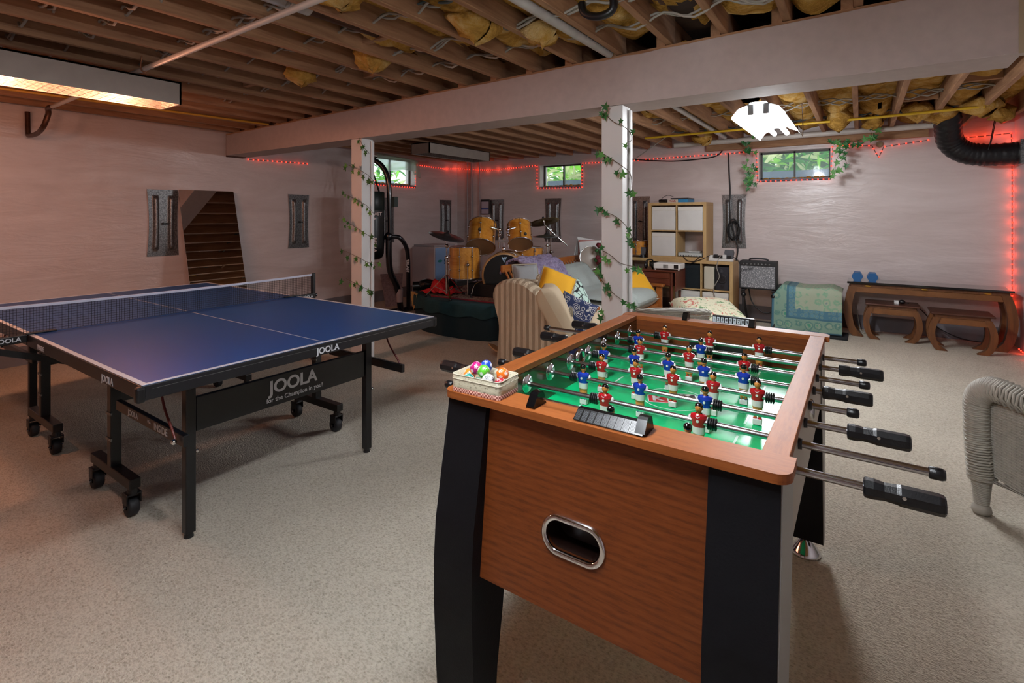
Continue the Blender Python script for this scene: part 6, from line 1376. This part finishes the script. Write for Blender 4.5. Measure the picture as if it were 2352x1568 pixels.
M_pais = paisv('teal_paisley', 11, ('44666f', '3c6478', '98a18c', '949f88', '6f9c80', '97a08b')); M_pais2 = paisv('green_paisley', 10, ('80937f', '3f7d66', '4a8a6e', '8c9a86', '47756e', '76907f')); M_pais3 = paisv('blue_paisley', 19, ('68868c', '436c82', '5a8490', '4a7484', '66837f', '456e80'))
pb_ = thing('draped_chest', 'low chest covered by a teal and green paisley cloth', 'chest', (-.52, 7.0, 0))
cx0, cx1, cy0, cy1, czt = -.86, -.17, 6.72, 7.12, .535
MB().box((cx0+.03, cy0+.03, .0), (cx1-.03, cy1, czt-.02)).build('chest_body', mat('dark_chest', '1a1c1e', .8), pb_)
def pais(a, t):
    x = cx0+(cx1-cx0)*a; L = t*1.0; e = (2*a-1); sag = .012*sin(a*11+1)
    xr = x+(.035 if a < .5 else -.0)*(1-abs(e))*0
    round_ = .10*max(0, abs(e)-.72)/.28
    if L < .45: return V((x, cy1-(cy1-cy0)*(L/.45), czt+.01*sin(a*9)-round_*1.2*(1 if a < .5 else .3)))
    z = czt-(L-.45)/.55*(czt-.03); fold = .02*sin(a*16+t*2)*min(1, (L-.45)*4)
    return V((x-.02*(1-a)*(L-.45), cy0-.012-fold*.6-.03*sin(min(1, (L-.45)/.1)*pi/2)*.6, min(z, czt-round_*1.2*(1 if a < .5 else .3))))
gm_ = MB().grid(pais, 60, 50)
for j in range(50):
    for i in range(60):
        a, t = i/60, j/50; k = 0
        if a < .24 or t > .80: k = 1
        if .24 <= a < .34 and t < .80 or (.70 < t <= .80 and a > .24) : k = 2
        if a < .03 or t > .965 or (.21 <= a < .24 and t < .82) or (.80 < t < .83 and a > .2): k = 3
        gm_.mi[j*60+i] = k
o = gm_.build('paisley_cloth', [M_pais, M_pais2, M_pais3, mat('teal_line', '3a6272', .9)], pb_); o.modifiers.new('s', 'SOLIDIFY').thickness = .006
def pside(a, t): y = cy0+(cy1-cy0)*a; return V((cx0-.012-.015*sin(a*14)*t, y, (czt-.12)*(1-t)+.03*t))
MB().grid(pside, 20, 14).build('paisley_side', M_pais2, pb_)
o = MB().box((-.62, 6.62, 0), (-.12, 6.98, .02)).build('floor_mat', mat('black_mat', '111316', .9)); tag(o, 'black mat edge on the carpet under the paisley covered chest', 'mat')
# ================================================================ CONSOLE TABLE, STOOLS, DUMBBELLS
def altar(name, lab, cat, x0, x1, y0, y1, h, tt, m_top, group=None, legw=.07, bow=.05, brass=False):
    t = thing(name, lab, cat, ((x0+x1)/2, (y0+y1)/2, 0), 0, group)
    MB().box((x0, y0, h-tt), (x1, y1, h)).build('table_top', m_top, t, bevel=.006, seg=3)
    MB().box((x0+.03, y0+.03, h-tt-.035), (x1-.03, y1-.03, h-tt)).build('upper_molding', M_dkoak, t, bevel=.006)
    ap = MB().box((x0+.05, y0+.035, h-tt-.095), (x1-.05, y0+.055, h-tt-.035)); ap = ap.build('apron', mat('oak_apron', '734822', .4, vary=.15, bscale=12), t, bevel=.003)
    if brass:
        for f_ in (.14, .5, .86): x = x0+(x1-x0)*f_; MB().ball((x, y0+.031, h-tt-.02), (.03, .003, .01), 16, 8).build('brass_plate', mat('brass', 'b8903c', .3, 1), ap)
    for sx_, x in ((-1, x0), (1, x1)):
        for y in (y0+.02, y1-.02-legw):
            H = h-tt-.03; pr = []
            for k in range(13):
                u = k/12; z = H*(1-u); b_ = bow*sin(pi*min(1, u*.95+.05))*1.0; pr.append((b_+(.03 if u < .9 else .03-.02*(u-.9)/.1), z))
            inn = []
            for k in range(13):
                u = 1-k/12; z = H*(1-u); b_ = bow*sin(pi*min(1, u*.95+.05)); wd = legw+(.05*max(0, (u-.85)/.15) if u > .85 else 0); inn.append((b_+.03-wd, z))
            prof = [((x0-0+.06-a) if sx_ < 0 else (x1-.06+a), z) for a, z in pr+inn]
            MB().prism(prof, y, y+legw, 'y', sm=False).build('leg', M_dkoak, t, bevel=.004)
    return t
M_btop = mat('black_glass_top', '0b0a0c', .12, coat=.8); M_stop = wood('stool_top_wood', '3c2016', '5a3324', 'x', 1.2, .3, coat=.3)
altar('console_table', 'long dark wooden console table with black top and curved legs', 'console table', -.13, 1.25, 6.93, 7.33, .615, .025, M_btop, None, .075, .06, True)
altar('stool', 'small curved-leg wooden stool under the console with a device on top', 'stool', .04, .52, 6.86, 7.2, .395, .02, M_stop, 'wooden stools under the console', .055, .05)
altar('stool', 'small curved-leg wooden stool under the console nearer the red corner', 'stool', .585, 1.07, 6.66, 7.02, .385, .02, M_stop, 'wooden stools under the console', .055, .05)
def dumbbell(x, y, z, lab, r=.055):
    t = thing('dumbbell', lab, 'dumbbell', (x, y, z), 0, 'blue dumbbells on the console')
    M_db = mat('blue_vinyl', '17568c', .3, coat=.3)
    for s_ in (-1, 1):
        pr = [(r*cos(pi/3*k), r*sin(pi/3*k)+r*.866) for k in range(6)]
        MB().prism(pr, s_*.065-.025, s_*.065+.025, 'y').build('hex_head', M_db, t, bevel=.006, local=True, seg=3)
    MB().cyl((0, -.05, r*.866), (0, .05, r*.866), .016, n=12).build('handle', M_db, t, local=True)
dumbbell(AY(1969, 640, 7.05).x, 7.1, .615, 'blue hexagonal dumbbell on the far left of the console top'); dumbbell(AY(2004, 640, 7.05).x, 7.1, .615, 'blue hexagonal dumbbell second from the left on the console top')
dv = thing('small_camera', 'tiny black and white device on the stool top', 'device', (.36, 7.0, .395))
MB().box((.30, 6.97, .395), (.34, 7.01, .43)).build('white_block', M_white, dv, bevel=.003); MB().ball((.37, 7.0, .418), (.03, .025, .023), 14, 10).build('black_body', M_blackp, dv)
cable('floor_cable', 'pale cable coiled on the carpet behind the console leg', 'cable', [(-.05, 7.3, .3), (-.02, 7.3, .1), (.0, 7.2, .012), (.06, 7.12, .012), (.12, 7.2, .012), (.06, 7.28, .012), (.0, 7.22, .016), (.08, 7.15, .016), (.2, 7.3, .012)], .006, M_wcable)
cable('floor_cable', 'thin dark cable running behind the stools', 'cable', [(.42, 7.05, .40), (.56, 7.3, .3), (.7, 7.34, .12), (.9, 7.3, .03), (1.1, 7.3, .012)], .005, M_cable)
# ================================================================ WICKER ARMCHAIR AT THE RIGHT EDGE
wc2 = thing('wicker_armchair', 'white wicker armchair cut by the right edge of the photo', 'armchair', (.85, 3.0, 0))
L0 = V((.455, 3.14, 0)); ad = V((.55, -.835, 0)).normalized(); wd = V((.835, .55, 0)).normalized()
def W(a, w_, z): return L0+ad*a+wd*w_+V((0, 0, z))
def side(w_, name):
    def f(a, t):
        z0 = .17+.02*abs(2*a-1); z1 = .545-.0*a+.02*sin(a*3); return W(.03+.50*a, w_, z0+(z1-z0)*t)
    b = MB(); weave(b, f, 22, 62, .0036, .003); b.build(name, M_wk, wc2)
side(.02, 'woven_side'); side(.60, 'woven_side')
def rolled(path, r, name):
    p = smoothpath(path, 10); MB().tube(p, r*.86, 10).build(name+'_core', M_wk, wc2); b = MB(); n = len(p)
    L = sum((q-s_).length for q, s_ in zip(p[1:], p)); turns = int(L/.0105)
    pts = []; k = turns*8
    for i in range(k+1):
        s_ = i/k*(n-1); j = min(int(s_), n-2); c = p[j].lerp(p[j+1], s_-j); tg = (p[j+1]-p[j]).normalized(); e1 = tg.cross(V((.3, .9, .2))).normalized(); e2 = tg.cross(e1); a = i/8*2*pi
        wv_ = 1+.08*sin(a*3.5); pts.append(c+(e1*cos(a)+e2*sin(a))*r*wv_)
    b.tube(pts, .0052, 5); b.build(name, M_wk, wc2)
for w_ in (0, .62):
    rolled([W(-.0, w_, .16), W(-.012, w_, .3), W(-.02, w_, .42), W(-.015, w_, .52), W(.035, w_, .578), W(.1, w_, .59), W(.3, w_, .585), W(.55, w_, .60)], .05, 'rolled_arm')
for a, w_ in ((.0, 0), (.0, .62), (.5, 0.02), (.5, .6)):
    M = Matrix.Translation(W(a, w_, 0)); l = MB().lathe([(0, 0), (.03, .002), (.038, .015), (.034, .035), (.024, .045), (.03, .1), (.036, .17), (.03, .175)], M, 16).build('leg', M_wk, wc2)
    b = MB(); 
    for k in range(16): z = .05+.0078*k; r = .025+.012*(z-.045)/.13; b.tube([W(a, w_, z)+V((r*cos(2*pi*j/12), r*sin(2*pi*j/12), 0)) for j in range(12)], .004, 5, closed=True)
    b.build('wrapping', M_wk, l)
MB().tube(smoothpath([W(.03, .015, .165), W(.2, .015, .185), W(.4, .015, .175), W(.5, .015, .17)], 6), .009, 8).build('braided_edge', M_wick, wc2)
def bkw(a, t): an = pi*a; return W(.5+.09*sin(an), .02+.58*a, .17+(.62+.1*sin(an))*t)
b = MB(); weave(b, bkw, 20, 50, .0045, .004); b.build('woven_back', M_wk, wc2); rolled([bkw(k/8, 1.02) for k in range(9)], .03, 'rolled_back')
b = MB(); cushion(b, W(.26, .31, .30), ad, wd, .48, .56, .10, e=.3); b.build('seat_cushion', M_offw, wc2)
b = MB(); b.box((0, .02, .23), (.5, .6, .25), 0, Matrix(((ad.x, wd.x, 0, L0.x), (ad.y, wd.y, 0, L0.y), (0, 0, 1, 0), (0, 0, 0, 1)))); b.build('seat_frame', M_wk, wc2)
